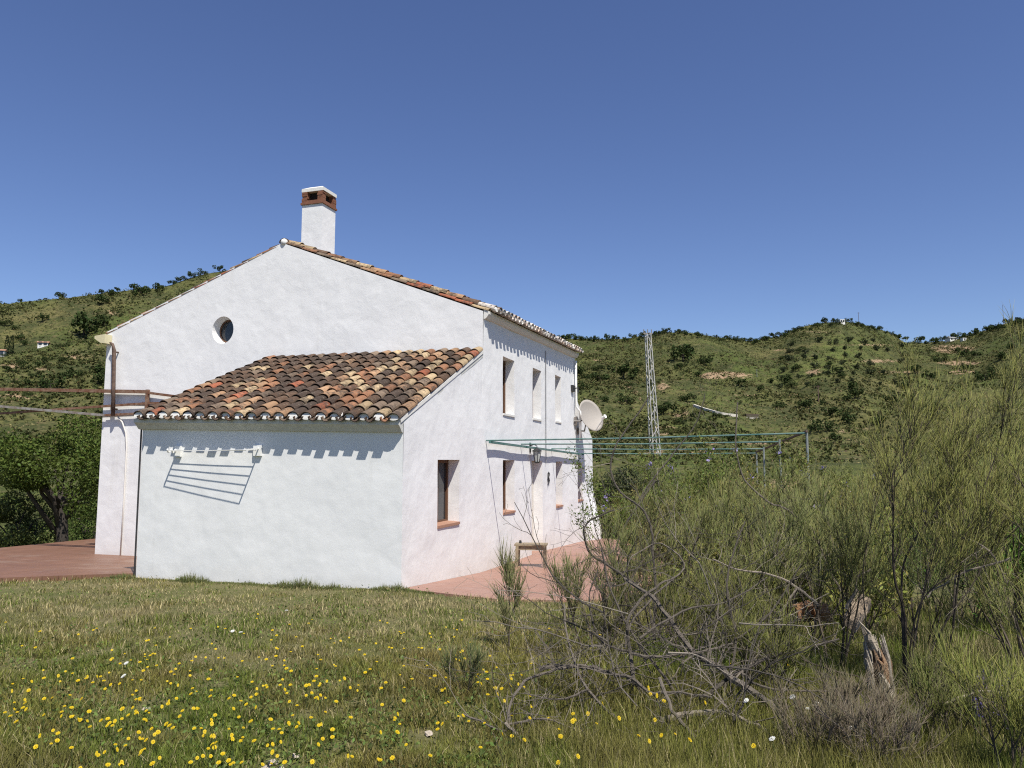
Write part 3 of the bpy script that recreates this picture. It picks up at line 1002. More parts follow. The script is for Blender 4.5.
m = MB(); m.beam(rl(-8.03, 2.66), rl(-8.03, 3.22), .065); m.build("post", M["rust"], t)
m = MB(); m.beam(rl(-12.6, -1.4), rl(-12.6, 3.40), .07); m.build("post", M["rust"], t)
for (pa, pb, w_, mt) in ((rl(-8.03, 3.17), rl(-12.6, 3.36), .075, "rust"), (rl(-8.03, 2.91), rl(-12.6, 2.76, .03), .05, "rust"),
                         (rl(-8.03, 2.69), rl(-9.2, 2.66), .05, "rust"), (rl(-9.2, 2.66, -.02), rl(-12.6, 2.95, -.05), .055, "zinc"),
                         (rl(-8.03, 3.15), rl(-7.05, 3.02), .055, "rust"), (rl(-8.03, 2.91), rl(-7.2, 2.90), .05, "rust")):
    m = MB(); m.beam(pa, pb, w_); m.build("rail", M[mt], t)
for x_, z_ in ((-8.03, 2.75), (-7.05, 3.02)):
    m = MB(); m.beam(rl(x_, z_, -.02), rl(x_, z_, .085), .03); m.build("bracket", M["rust"], t)

# satellite dish
t = hthing("satellite_dish", 0.02, 11.75, 2.55, "large beige satellite dish on the far corner of the white house", "satellite dish")
m = MB()
Rd, seg, rings = 0.50, 32, 7
ax = np.array([0.80, -0.52, 0.34]); ax /= np.linalg.norm(ax)
sv = np.cross([0, 0, 1.0], ax); sv /= np.linalg.norm(sv); uv = np.cross(ax, sv)
cd = np.array([0.31, 0.12, 0.37])
V = []
for bk in (0, 1):
    for i in range(rings + 1):
        f = i / rings
        for k in range(seg):
            a_ = 2 * math.pi * k / seg
            V.append(cd + ax * (0.13 * f * f - 0.012 * bk) + Rd * f * (sv * math.cos(a_) * .93 + uv * math.sin(a_)))
F = []
nn = (rings + 1) * seg
for bk in (0, 1):
    for i in range(rings):
        for k in range(seg):
            k2 = (k + 1) % seg
            F.append(tuple(bk * nn + q for q in (i * seg + k, i * seg + k2, (i + 1) * seg + k2, (i + 1) * seg + k)))
for k in range(seg):
    k2 = (k + 1) % seg
    F.append((rings * seg + k, rings * seg + k2, nn + rings * seg + k2, nn + rings * seg + k))
m.add(V, F); m.build("reflector", M["dish"], t, smooth=True)
m = MB()
m.tube([(0, -.45, .22), (.15, -.3, .22), tuple(cd - ax * .08)], .022, 6); m.tube([(0, .0, -.05), (.2, .05, -.05), (.24, .08, .2), tuple(cd - ax * .06)], .025, 6)
m.box(-.01, .03, -.4, -.2, .1, .34); m.box(-.01, .03, 0, .2, -.15, .05)
m.build("mount", M["zinc"], t)
m = MB()
foot = cd - uv * Rd * .97 + ax * .12; tip = cd + ax * .62 - uv * .25
m.tube([foot, tip], .018, 6)
m.tube([tip - ax * -.03, tip - ax * .10], .05, 10); m.tube([tip + uv * .0, tip + uv * .06], .035, 8)
m.build("feed_arm", M["white"], t)

# wall lantern
t = hthing("wall_lantern", 0.0, 6.80, 1.72, "dark iron wall lantern beside the doorway of the house", "lantern")
m = MB()
m.tube([(0, 0, .24), (.10, 0, .28), (.17, 0, .24), (.17, 0, .18)], .012, 6)
m.box(-.002, .015, -.05, .05, .10, .32)
m.build("bracket", M["iron"], t)
m = MB()
m.lathe([(.01, .20), (.03, .19), (.115, .135), (.12, .12), (.09, .115)], (.17, 0, 0), 6)
m.lathe([(.05, -.16), (.06, -.15), (.065, -.13), (.04, -.12)], (.17, 0, 0), 6)
for k in range(6):
    a_ = math.pi / 3 * k
    m.tube([(.17 + .055 * math.cos(a_), .055 * math.sin(a_), -.14), (.17 + .10 * math.cos(a_), .10 * math.sin(a_), .12)], .007, 4)
m.build("cage", M["iron"], t)
m = MB(); m.lathe([(.045, -.13), (.088, .115)], (.17, 0, 0), 6); m.build("glass", M["shutter"], t)

# iron ornament hung on the wall
t = MB()
t.tube([(.03, 0, .14), (.03, .03, .08), (.03, -.02, .0), (.03, .03, -.08), (.03, 0, -.16), (.03, .02, -.22)], [.012, .03, .02, .028, .012, .006], 6)
t.tube([(.03, -.05, .03), (.03, 0, .0), (.03, .06, -.02)], .009, 5); t.tube([(.03, -.04, -.1), (.03, .05, -.06)], .009, 5)
t.tube([(-.0, 0, .1), (.03, 0, .1)], .008, 5)
o = t.build("wall_ornament", M["iron"], None)
o.location = HO(0, 8.38, 1.20); o.rotation_euler = (0, 0, -TH)
tag(o, "small dark iron ornament hung on the wall right of the doorway", "ornament")

# wooden stool-table on the pink paving
zt = float(base_z(4.7))
t = hthing("wooden_stool", 0.62, 4.75, zt, "low weathered wooden stool standing on the pink paving by the wall", "stool")
t.rotation_euler = (0, 0, -TH + R(12))
m = MB()
for k in range(3): m.box(-.33, .33, -.20 + k * .136, -.20 + k * .136 + .128, .425, .455)
m.build("seat", M["oldwood"], t)
m = MB(); m.box(-.29, .29, -.17, -.15, .34, .424); m.box(-.29, .29, .15, .17, .34, .424); m.build("apron", M["oldwood"], t)
for sx in (-1, 1):
    for sy in (-1, 1):
        m = MB(); m.beam((sx * .27, sy * .155, .424), (sx * .285, sy * .17, 0), .085, .06); m.build("leg", M["oldwood"], t)
c_ = MB(); c_.tube([(0, 0, 0), (0, 0, .06)], [.03, .022], 8); o = c_.build("candle_jar", M["iron"], None)
o.location = hw(.62, 4.75, zt + .456) + np.array([-.22, .06, 0]); tag(o, "small dark jar standing on the wooden stool", "jar")

# flower pot
zt = float(base_z(12.2))
t = hthing("flower_pot", 1.55, 12.2, zt, "terracotta flower pot at the far end of the pink paving", "pot")
m = MB(); m.lathe([(.12, 0), (.19, .34), (.215, .345), (.22, .42), (.19, .425), (.17, .36)], (0, 0, 0), 18); m.build("body", M["terracotta"], t, smooth=False)
m = MB(); m.lathe([(.02, .34), (.17, .345)], (0, 0, 0), 14); m.build("soil", M["near_black"], t)

# ------------------------------------------------------------------ vegetation helpers
def unit(v):
    return v / (np.linalg.norm(v, axis=-1, keepdims=True) + 1e-9)


def leaf_quads(P, size, g, col, var=0.25, aspect=0.55, up=0.0, seed_dir=None):
    """diamond leaves at points P with random directions"""
    n = len(P)
    d = unit(g.normal(size=(n, 3)) + np.array([0, 0, up]))
    if seed_dir is not None: d = unit(d * 0.7 + seed_dir)
    s = unit(np.cross(d, g.normal(size=(n, 3))))
    L = (size * g.uniform(0.6, 1.35, n))[:, None]
    w = L * aspect
    nz = np.cross(d, s)
    V = np.stack([P - d * L * .5, P + s * w * .5 + nz * L * .06, P + d * L * .5, P - s * w * .5 + nz * L * .06], 1).reshape(-1, 3)
    F = np.arange(n * 4).reshape(-1, 4)
    c = np.asarray(col, float)
    if c.ndim == 1: c = np.tile(c, (n, 1))
    c = c * g.uniform(1 - var, 1 + var, (n, 1)) * g.uniform(1 - var * .3, 1 + var * .3, (n, 3))
    return V, F, np.repeat(c, 4, 0)


def ribbons(P, D, L, Wd, g, col, bend=0.25, var=0.25, sag=0.0):
    """slender three-sided shoots: P start, D direction, L length, Wd thickness"""
    n = len(P)
    D = unit(D); L = np.asarray(L)[:, None]; Wd = (np.asarray(Wd) * np.ones(n))[:, None]
    s = unit(np.cross(D, g.normal(size=(n, 3)))); u = np.cross(s, D)
    b = unit(g.normal(size=(n, 3))) * bend * L + np.array([0, 0, -1.0]) * sag * L
    P1 = P + D * L * 0.5 + b * 0.22; P2 = P + D * L + b * 0.8
    V = []
    for base, w in ((P, 1.0), (P1, 0.8)):
        for a in (0, 2.094, 4.189):
            V.append(base + Wd * w * .5 * (s * math.cos(a) + u * math.sin(a)))
    V.append(P2)
    V = np.stack(V, 1).reshape(-1, 3)
    o = (np.arange(n) * 7)[:, None]
    Q = np.concatenate([o + np.array([[0, 1, 4, 3]]), o + np.array([[1, 2, 5, 4]]), o + np.array([[2, 0, 3, 5]])])
    T = np.concatenate([o + np.array([[3, 4, 6]]), o + np.array([[4, 5, 6]]), o + np.array([[5, 3, 6]])])
    c = np.asarray(col, float)
    if c.ndim == 1: c = np.tile(c, (n, 1))
    c = c * g.uniform(1 - var, 1 + var, (n, 1)) * g.uniform(1 - var * .3, 1 + var * .3, (n, 3))
    return V, Q, T, np.repeat(c, 7, 0)


def grow(p, d, L, r, depth, g, out, kids, curl=0.35, upw=0.25, ang=0.7, shrink=0.6, nseg=5, first=0.25):
    """recursive branch; out gets (points, radii, depth)"""
    pts, rad = [p], [r]
    axis = d
    for k in range(nseg):
        axis = axis + g.normal(size=3) * curl / nseg + np.array([0, 0, upw / nseg])
        axis = axis / np.linalg.norm(axis)
        p = p + axis * L / nseg
        pts.append(p); rad.append(r * (1 - 0.62 * (k + 1) / nseg))
    pts = np.array(pts)
    out.append((pts, np.array(rad), depth))
    if depth <= 0: return
    m = kids[depth - 1] if depth - 1 < len(kids) else 3
    for k in range(m):
        f = first + (1 - first) * (k + g.uniform(0.2, 0.9)) / m
        i = min(int(f * nseg), nseg - 1); t = f * nseg - i
        q = pts[i] * (1 - t) + pts[i + 1] * t
        dl = pts[i + 1] - pts[i]; dl = dl / np.linalg.norm(dl)
        s = np.cross(dl, g.normal(size=3)); s /= np.linalg.norm(s) + 1e-9
        a = ang * g.uniform(0.6, 1.3)
        nd = dl * math.cos(a) + s * math.sin(a)
        grow(q, nd, L * shrink * g.uniform(0.65, 1.15) * (1.1 - 0.5 * f), r * 0.55 * (1.1 - 0.5 * f), depth - 1, g, out, kids, curl, upw, ang, shrink, nseg, first)


BARK = (0.085, 0.068, 0.05)
BROOM = (0.2, 0.21, 0.065)


def shoots_on(branches, g, per_m, Lr, thick, col, spread=0.45, upw=0.6, maxdepth=1, tail=0.3, bend=0.2):
    P, D = [], []
    for pts, rad, dep in branches:
        if dep > maxdepth: continue
        seg = np.linalg.norm(np.diff(pts, axis=0), axis=1); Lb = seg.sum()
        k = max(2, int(per_m * Lb * g.uniform(.7, 1.3)))
        f = tail + (1 - tail) * g.random(k) ** 0.75
        x = f * (len(pts) - 1); i = np.minimum(x.astype(int), len(pts) - 2); t = (x - i)[:, None]
        P.append(pts[i] * (1 - t) + pts[i + 1] * t)
        dl = unit(pts[i + 1] - pts[i])
        D.append(unit(dl + g.normal(size=(k, 3)) * spread + np.array([0, 0, upw])))
    if not P: return None
    P, D = np.concatenate(P), np.concatenate(D)
    n = len(P)
    mixc = g.random((n, 1)) ** 2.5
    c = np.asarray(col) * np.array([1.0, 1.04, .8]) * (1 - 0.45 * mixc) + np.array([0.22, 0.18, 0.11]) * 0.45 * mixc
    return ribbons(P, D, g.uniform(Lr[0], Lr[1], n), thick * g.uniform(.7, 1.3, n), g, c, bend)


def broom_parts(branches, g, root, per_m=40, Lr=(.12, .34), thick=.0045, col=BROOM, bark=BARK, maxdepth=1, spread=.42, upw=.6, sides=5, sname="shoots"):
    mb = MB()
    for pts, rad, dep in branches:
        f = g.uniform(.75, 1.3)
        mb.tube(pts, np.maximum(rad, .0016), sides if rad[0] > .006 else 3, tuple(v * f for v in bark), cap=False)
    mb_o = link("branches", mb.mesh("branches", recalc=False), M["bark"], root)
    r = shoots_on(branches, g, per_m, Lr, thick, col, spread, upw, maxdepth)
    if r is not None:
        V, Q, T, C = r
        link(sname, np_mesh(sname, V, [Q, T], C), M["twig"], root)
    return mb_o


def gz(X, Y):
    return float(height(np.array([X]), np.array([Y]))[0])


def bush_root(name, X, Y, label, cat, group=None):
    return tag(empty(name, (X, Y, gz(X, Y) - .03)), label, cat, group)


def broom(X, Y, h, n_stems, seed, label, name="broom_bush", cat="bush", group=None, lean=(0, 0), width=.5, per_m=40, Lr=(.12, .34), thick=.0045,
          col=BROOM, kids=(4, 5), rad=.018, spread=.42, curl=.4, upw=.5, bark=BARK, ang=.6, first=.25, su=.6):
    g = np.random.default_rng(seed)
    root = bush_root(name, X, Y, label, cat, group)
    br = []
    for k in range(n_stems):
        a = 2 * math.pi * (k + g.uniform(0, .8)) / n_stems
        d = np.array([math.cos(a) * width + lean[0], math.sin(a) * width + lean[1], 1.0]); d /= np.linalg.norm(d)
        p = np.array([math.cos(a) * .06, math.sin(a) * .06, 0]) * h
        grow(p, d, h * g.uniform(.65, 1.0), rad * g.uniform(.7, 1.2), 2, g, br, kids, curl, upw, ang, .55, 5, first)
    broom_parts(br, g, root, per_m, Lr, thick, col, bark, 1, spread, su)
    return root


# ------------------------------------------------------------------ trees and scrub on the hills
def tree_mesh(seed, tall=1.0, n=420, col=(0.042, 0.060, 0.019), wide=1.0):
    """unit-high tree: trunk and lobed crown of leaf faces"""
    g = np.random.default_rng(seed)
    k = 7
    C = np.column_stack([g.normal(0, .27 * wide, k), g.normal(0, .27 * wide, k), g.uniform(.20, .66, k)])
    rr = g.uniform(.20, .30, k)
    i = g.integers(0, k, n)
    P = C[i] + unit(g.normal(size=(n, 3))) * (rr[i] * g.uniform(.6, 1.05, n))[:, None] * np.array([wide, wide, 1.0])
    V, F, c = leaf_quads(P, .15, g, col, .4, .7)
    mb = MB()
    mb.tube([(0, 0, -.15), (.02, 0, .2), (0, .02, .45)], [.05, .035, .02], 5, (.06, .05, .04))
    for q in range(3):
        mb.tube([(.0, 0, .25), tuple(C[q] * np.array([.6, .6, .8])), tuple(C[q])], [.025, .018, .008], 4, (.06, .05, .04))
    tv = np.array(mb.v); tf = np.array([f for f in mb.f if len(f) == 4])
    return np_mesh("hill_tree", np.vstack([V, tv]), [F, tf + len(V)], np.vstack([c, np.array(mb.c)]))


TREES = [tree_mesh(100 + k, wide=w) for k, w in enumerate((1.0, 1.2, .9, 1.35, 1.1))]
OLIVES = [tree_mesh(130 + k, col=(.047, .058, .028), wide=1.15) for k in range(3)]
SHRUBS = [tree_mesh(160 + k, col=(.040, .056, .018), wide=1.7) for k in range(3)]


def hill_tree(px, py, wpx, kind=0, group="dark trees dotted over the hillsides", label=None, seen=None):
    p = hill_at(px, py)
    rnd = random.random()
    S = (TREES, OLIVES, SHRUBS)[kind]
    size = wpx / 769.0 * p[1] / (1.15, 1.05, 1.4)[kind]
    nm = ("hill_tree", "olive_tree", "hill_shrub")[kind]
    lb = label or ("dark rounded tree dotted on the green scrub hillside", "small olive tree in the planted rows of the right hill", "low dark shrub growing on the grassy hillside")[kind]
    o = link(nm, random.choice(S), M["farleaf"])
    o.location = (p[0], p[1], p[2] - .03 * size)
    o.rotation_euler = (0, 0, rnd * 6.28)
    o.scale = (size, size, size * random.uniform(.85, 1.1))
    tag(o, lb, ("tree", "olive tree", "shrub")[kind], group)
    return o


NAMED = [(683, 362, 26), (704, 363, 13), (680, 369, 9), (697, 377, 7), (741, 386, 11), (760, 391, 9), (771, 383, 8), (787, 383, 13), (796, 371, 9),
         (785, 360, 9), (800, 352, 8), (837, 374, 10), (829, 366, 8), (806, 408, 13), (823, 405, 6), (833, 416, 13), (819, 432, 18), (849, 425, 15),
         (835, 442, 14), (852, 390, 12), (855, 399, 14), (846, 402, 11), (664, 414, 17), (687, 402, 12), (717, 417, 7), (739, 404, 5), (733, 442, 17),
         (778, 408, 8), (678, 424, 8), (627, 404, 14), (600, 381, 15), (577, 376, 13), (624, 378, 20), (635, 374, 12), (598, 371, 9), (606, 402, 10),
         (585, 389, 10), (650, 386, 7), (62, 298, 9), (102, 292, 7), (140, 292, 14), (102, 304, 14), (112, 296, 9), (84, 335, 27), (5, 326, 9),
         (14, 330, 7), (50, 388, 19), (70, 378, 15), (43, 364, 10), (62, 363, 8), (97, 374, 16), (98, 384, 14), (104, 326, 15), (141, 296, 12),
         (159, 281, 8), (159, 292, 9), (181, 276, 8), (173, 279, 8), (192, 276, 8), (204, 273, 9), (220, 270, 9), (42, 322, 10), (30, 386, 11),
         (8, 372, 9), (25, 345, 8), (118, 288, 6), (20, 301, 5), (915, 372, 12), (930, 380, 12), (940, 362, 11), (962, 357, 10), (976, 356, 9),
         (968, 370, 10), (905, 390, 13), (890, 402, 11), (1000, 360, 12), (1012, 350, 10), (985, 380, 14), (940, 410, 14), (880, 425, 15)]
for q in NAMED: hill_tree(*q)
g_ = np.random.default_rng(21)
for px in np.arange(562, 700, 4.4):                       # trees standing along the skyline
    hill_tree(px + g_.uniform(-2, 2), float(np.interp(px, SKY_X, SKY_Y)) + g_.uniform(.5, 5), g_.uniform(3.5, 8.5), 0, "trees along the ridge line", "small dark tree standing on the ridge against the sky")
for px in np.arange(716, 912, 4.6):
    hill_tree(px + g_.uniform(-2, 2), float(np.interp(px, SKY_X, SKY_Y)) + g_.uniform(.5, 5), g_.uniform(3.5, 7.5), 0, "trees along the ridge line", "small dark tree standing on the ridge against the sky")
for px in np.arange(915, 1060, 5.5):
    hill_tree(px, float(np.interp(px, SKY_X, SKY_Y)) + g_.uniform(0, 4), g_.uniform(5, 10), 0, "trees along the ridge line", "small dark tree standing on the ridge against the sky")
for row in range(6):                                      # olive rows
    for k in range(9):
        px = 792 + k * 14 - row * 2 + g_.uniform(-2, 2); py = 342 + row * 8 + abs(px - 845) * .07 + g_.uniform(-2, 2)
        if g_.random() < .8 and px < 905: hill_tree(px, py, g_.uniform(5, 8), 1, "olive rows on the right hill")
for k in range(26):
    px, py = g_.uniform(565, 1020), g_.uniform(350, 455)
    hill_tree(px, py, g_.uniform(5, 11), 2, "low shrubs on the hillsides")
for k in range(16):
    hill_tree(g_.uniform(-10, 105), g_.uniform(318, 410), g_.uniform(6, 12), 2, "low shrubs on the hillsides")

# scrub: more small plants than anyone could count
n = 40000
a_ = np.concatenate([g_.uniform(-60, 250, n // 4), g_.uniform(250, 540, n // 8), g_.uniform(540, 1150, n - n // 4 - n // 8)])
Yr = 100 + (ridge_r(a_) * 1.0 - 100) * g_.random(n) ** .8
Xr = (a_ - 512) / 769 * Yr
dens = fbm(Xr / 30, Yr / 42, 301, 4)
keep = dens + g_.normal(0, .09, n) > .46
Xr, Yr = Xr[keep], Yr[keep]; n = len(Xr)
Zr = height(Xr, Yr)
sz = (0.28 + 1.2 * g_.random(n) ** 3.2) * (0.6 + Yr / 420)
m_ = 12
P = np.repeat(np.column_stack([Xr, Yr, Zr]), m_, 0) + unit(g_.normal(size=(n * m_, 3))) * np.repeat(sz, m_)[:, None] * np.array([.8, .8, .45]) * g_.uniform(.3, 1, (n * m_, 1)) + np.array([0, 0, 1.0]) * np.repeat(sz, m_)[:, None] * .35
tone = g_.random((n, 1))
cc = np.array([.044, .058, .019]) * (1 - tone) + np.array([.125, .12, .045]) * tone
V, F, C = leaf_quads(P, .55, g_, np.repeat(cc, m_, 0), .3, .75)
V = V  # sizes already metric
tag(link("hillside_scrub", np_mesh("hillside_scrub", V, [F], C), M["farleaf"]), "dark low scrub scattered over the hillsides", "scrub", kind="stuff")

n = 30000                                                 # fine dry tufts between the scrub
a_ = np.concatenate([g_.uniform(-60, 250, n // 5), g_.uniform(560, 1060, n - n // 5)])
Yr = 100 + (ridge_r(a_) - 100) * g_.random(n) ** .7; Xr = (a_ - 512) / 769 * Yr
sz = g_.uniform(.25, .6, n) * (.5 + Yr / 420); m_ = 5
P = np.repeat(np.column_stack([Xr, Yr, height(Xr, Yr)]), m_, 0) + g_.normal(size=(n * m_, 3)) * np.repeat(sz, m_)[:, None] * np.array([.8, .8, .25]) + np.array([0, 0, .25]) * np.repeat(sz, m_)[:, None]
tone = fbm(Xr / 16, Yr / 16, 333, 3)[:, None] + g_.normal(0, .2, (n, 1))
cc = np.where(tone > .62, np.array([.17, .145, .07]), np.where(tone > .42, np.array([.11, .115, .04]), np.array([.07, .09, .026])))
V, F, C = leaf_quads(P, .42, g_, np.repeat(cc, m_, 0), .35, .6, up=.5)
tag(link("hillside_grass", np_mesh("hillside_grass", V, [F], C), M["farleaf"]), "dry and green grass tufts covering the hillsides", "grass", kind="stuff")

# two cypresses, far houses, poles, track wall, shed, pylon
for k, (px, hgt) in enumerate(((6.3, 20), (11.2, 20))):
    p = hill_at(px, 355)
    H = hgt / 769 * p[1]
    g = np.random.default_rng(50 + k)
    z = g.random(500); rr = .085 * np.sin(np.pi * np.clip(z * .93 + .07, 0, 1)) ** .7 + .01
    a = g.random(500) * 6.28
    P = np.column_stack([rr * np.cos(a), rr * np.sin(a), z * .97 + .03]) * H
    V, F, C = leaf_quads(P, H * .07, g, (.022, .034, .014), .3, .4, up=1.5)
    root = tag(empty("cypress", tuple(p)), ("slim dark cypress nearest the white house edge on the left hill", "slim dark cypress right of its twin on the left hill")[k], "tree")
    link("crown", np_mesh("crown", V, [F], C), M["farleaf"], root)
    m = MB(); m.tube([(0, 0, -.3), (0, 0, H * .15)], H * .02, 6, (.08, .06, .05)); m.build("trunk", M["bark"], root)


def far_house(px, py, wpx, hpx, label, roofcol=(.36, .2, .13), gable=True, rz=0.3, nwin=2):
    p = hill_at(px, py)
    s = p[1] / 769
    w, h, d = wpx * s, hpx * s, wpx * s * .7
    root = tag(empty("farmhouse", (p[0], p[1], p[2] - .3), rz), label, "house")
    m = MB(); m.box(-w / 2, w / 2, -d / 2, d / 2, -2.0, h); m.build("wall", M["mortar"], root)
    m = MB()
    if gable:
        e = .3
        m.add([(-w / 2 - e, -d / 2 - e, h + .02), (w / 2 + e, -d / 2 - e, h + .02), (w / 2 + e, 0, h + d * .28), (-w / 2 - e, 0, h + d * .28), (-w / 2 - e, d / 2 + e, h + .02), (w / 2 + e, d / 2 + e, h + .02)],
              [(0, 1, 2, 3), (3, 2, 5, 4), (0, 3, 4), (1, 5, 2), (0, 4, 5, 1)], roofcol)
    else:
        m.box(-w / 2 - .1, w / 2 + .1, -d / 2 - .1, d / 2 + .1, h + .003, h + .25, (.7, .7, .68))
    m.build("roof", M["stone"], root)
    for k in range(nwin):
        x = -w / 2 + w * (k + .5) / nwin
        m = MB(); m.box(x - .45, x + .45, -d / 2 - .03, -d / 2 + .02, h * .35, h * .35 + 1.1); m.build("window", M["glass"], root)
    return root


far_house(43.5, 346, 9, 4.0, "small white farmhouse alone on the left hillside above the scrub")
far_house(0.0, 356, 9, 6, "white farmhouse at the left edge beside two cypresses")
far_house(841, 320, 6.0, 3.2, "white house on top of the pointed hill", gable=False)
far_house(951, 341, 9, 3, "low grey roofed house on the saddle of the right ridge", roofcol=(.25, .25, .24))
far_house(963.5, 341, 4.5, 3, "tiny white hut beside the low house on the right ridge", gable=False, nwin=1)


def pole(px, py0, py1, label, arm=True, mat="pipe", r=.14, name="utility_pole"):
    p = hill_at(px, py0); H = (py0 - py1) / 769 * p[1]
    root = tag(empty(name, tuple(p)), label, "pole")
    m = MB(); m.tube([(0, 0, -.4), (0, 0, H)], [r * 1.2, r * .8], 7); m.build("mast", M[mat], root)
    if arm:
        m = MB(); m.beam((-.7, 0, H - .4), (.7, 0, H - .4), .12); m.build("crossarm", M[mat], root)


pole(818.6, 402, 385.5, "grey utility pole on the grassy slope below the pointed hill")
pole(859, 326, 312, "thin utility pole on the shoulder of the pointed hill", r=.11)
pole(1004, 327, 304, "tall thin mast on the right ridge against the sky", arm=False, r=.10)
pole(757, 377, 369, "pale leaning post beside the bare cutting on the middle hill", arm=False, mat="post", r=.10, name="marker_post")

# pale low wall along the track
pts = [hill_at(x, y) for x, y in ((694, 406.5), (698, 408), (704, 410), (710, 411.8), (716, 413.5), (722, 414.8), (728, 415.8), (733, 416.4), (737, 416.8))]
m = MB()
for a, b in zip(pts[:-1], pts[1:]):
    m.beam(a + np.array([0, 0, .2]), b + np.array([0, 0, .2]), .5, .7, (.56, .52, .44))
tag(m.build("track_wall", M["stone"]), "long pale low wall running along the track on the green hillside", "wall")
p = hill_at(751, 418); s = p[1] / 769
root = tag(empty("stone_shed", tuple(p - np.array([0, 0, .2])), .2), "small dark stone shed at the end of the pale track wall", "shed")
m = MB(); m.box(-6.5 * s, 6.5 * s, -3 * s, 3 * s, -1, 4 * s, (.10, .085, .06)); m.build("wall", M["stone"], root)
m = MB(); m.box(-6.9 * s, 6.9 * s, -3.4 * s, 3.4 * s, 4 * s + .003, 4.5 * s + .003, (.2, .15, .11)); m.build("roof", M["stone"], root)
m = MB(); m.box(-8 * s, 7 * s, -4.4 * s, -3.9 * s, -1, .9 * s, (.55, .52, .46)); m.build("front_kerb", M["stone"], root)

# lattice pylon
Yp = 112.0
pb = at(652.5, 463, Yp); Xp = pb[0]
zb = gz(Xp, Yp) - .3
top_z = at(648, 334, Yp)[2]
root = tag(empty("lattice_pylon", (Xp, Yp, zb), .35), "tall galvanised lattice pylon standing on the slope right of the house", "pylon")
Hh = top_z - zb
lean = (at(645.5, 334, Yp)[0] - at(654, 463, Yp)[0]) * .62
m = MB()


def leg_at(k, f):
    w = 0.60 * (1 - f) + 0.33 * f
    sx, sy = ((-1, -1), (1, -1), (1, 1), (-1, 1))[k]
    return np.array([sx * w, sy * w * .8, Hh * f])


for k in range(4):
    m_ = MB(); m_.beam(leg_at(k, 0), leg_at(k, 1), .105); m_.build("leg", M["steel"], root)
br = MB(); nb = 12
for k in range(4):
    for q in range(nb):
        f0, f1 = q / nb, (q + 1) / nb
        k2 = (k + 1) % 4
        a, b = (k, k2) if q % 2 == 0 else (k2, k)
        br.beam(leg_at(a, f0), leg_at(b, f1), .07)
br.build("bracing", M["steel"], root)
m_ = MB()
m_.beam((-.75, 0, Hh + .06), (.75, 0, Hh + .06), .16); m_.beam((0, -.6, Hh + .05), (0, .6, Hh + .05), .12)
for x in (-.65, 0, .65): m_.tube([(x, 0, Hh + .1), (x, 0, Hh + .65)], .07, 6)
m_.build("head", M["zinc"], root)
root.rotation_euler = (0, R(-2.8), .35)
root.location.x = at(655.5, 463, Yp)[0]

# ------------------------------------------------------------------ trees and bushes near the house
def leafy_tree(X, Y, h, w, seed, label, name="carob_tree", col=(.075, .10, .024), nleaf=16000, trunk_lean=(0.1, 0), leaf=.085, low=.22, cat="tree", group=None, trunk=.14):
    g = np.random.default_rng(seed)
    root = tag(empty(name, (X, Y, gz(X, Y) - .05)), label, cat, group)
    k = 26
    a = g.uniform(0, 6.28, k); rr = np.sqrt(g.random(k)) * w * .42
    C = np.column_stack([rr * np.cos(a), rr * np.sin(a), h * (low + (.9 - low) * g.random(k) ** .8)])
    C[:, 2] *= 1 - .30 * (rr / (w * .5)) ** 2
    R_ = g.uniform(.10, .19, k) * w
    i = g.integers(0, k, nleaf)
    dirs = unit(g.normal(size=(nleaf, 3)))
    P = C[i] + dirs * (R_[i] * g.uniform(.35, 1.08, nleaf) ** .6)[:, None] * np.array([1, 1, .72])
    P = P + (fbm(P[:, 0] * 3 + 9, P[:, 2] * 3, seed, 2)[:, None] - .5) * dirs * .3
    P = P[P[:, 2] > h * low * .55]
    tone = g.random((k, 1)) * .5 + .75
    V, F, c = leaf_quads(P, leaf, g, np.array(col) * tone[i][:len(P)], .35, .6, up=.2, seed_dir=None)
    link("crown", np_mesh("crown", V, [F], c), M["leaf"], root)
    m = MB()
    m.tube([(0, 0, -.2), (trunk_lean[0] * .4, .02, h * .16), (trunk_lean[0], trunk_lean[1], h * .34), (trunk_lean[0] * 1.2, 0, h * .5)], [trunk * 1.25, trunk, trunk * .8, trunk * .55], 8, (.05, .042, .035))
    for q in range(14):
        j = g.integers(0, k)
        s = np.array([trunk_lean[0] * .8, trunk_lean[1], h * g.uniform(.14, .36)])
        m.tube([s, (s + C[j]) / 2 + g.normal(size=3) * .12, C[j]], [trunk * .5, trunk * .3, .015], 6, (.055, .045, .037))
    m.build("trunk", M["bark"], root, smooth=True)
    return root


p = at(63, 535, 24.5)
leafy_tree(p[0], p[1], 5.0, 4.8, 31, "dense dark green tree with a black trunk behind the brown paving", nleaf=26000, col=(.080, .112, .022), trunk_lean=(-.1, 0), leaf=.09, low=.40, trunk=.19)
p = at(8, 540, 23.0)
leafy_tree(p[0] - .6, p[1] + 1.5, 2.6, 2.6, 32, "lower grey green tree with bare twigs at the left edge of the picture", nleaf=9000, col=(.105, .125, .04), trunk=.08)
p = at(118, 500, 31)
leafy_tree(p[0] - .8, p[1], 5.0, 5, 33, "dark tree standing farther back against the left wall of the house", nleaf=16000, col=(.075, .11, .024))
for k, (px, Y, h, w) in enumerate(((20, 34, 4.2, 6.5), (-40, 27, 4, 5), (75, 44, 5, 7))):
    p = at(px, 500, Y)
    leafy_tree(p[0], Y, h, w, 34 + k, ("broad green tree on the slope behind the paving trees", "green tree beyond the paving at the far left", "pale green tree far down the left slope")[k], nleaf=11000, col=(.10, .135, .03), leaf=.12)
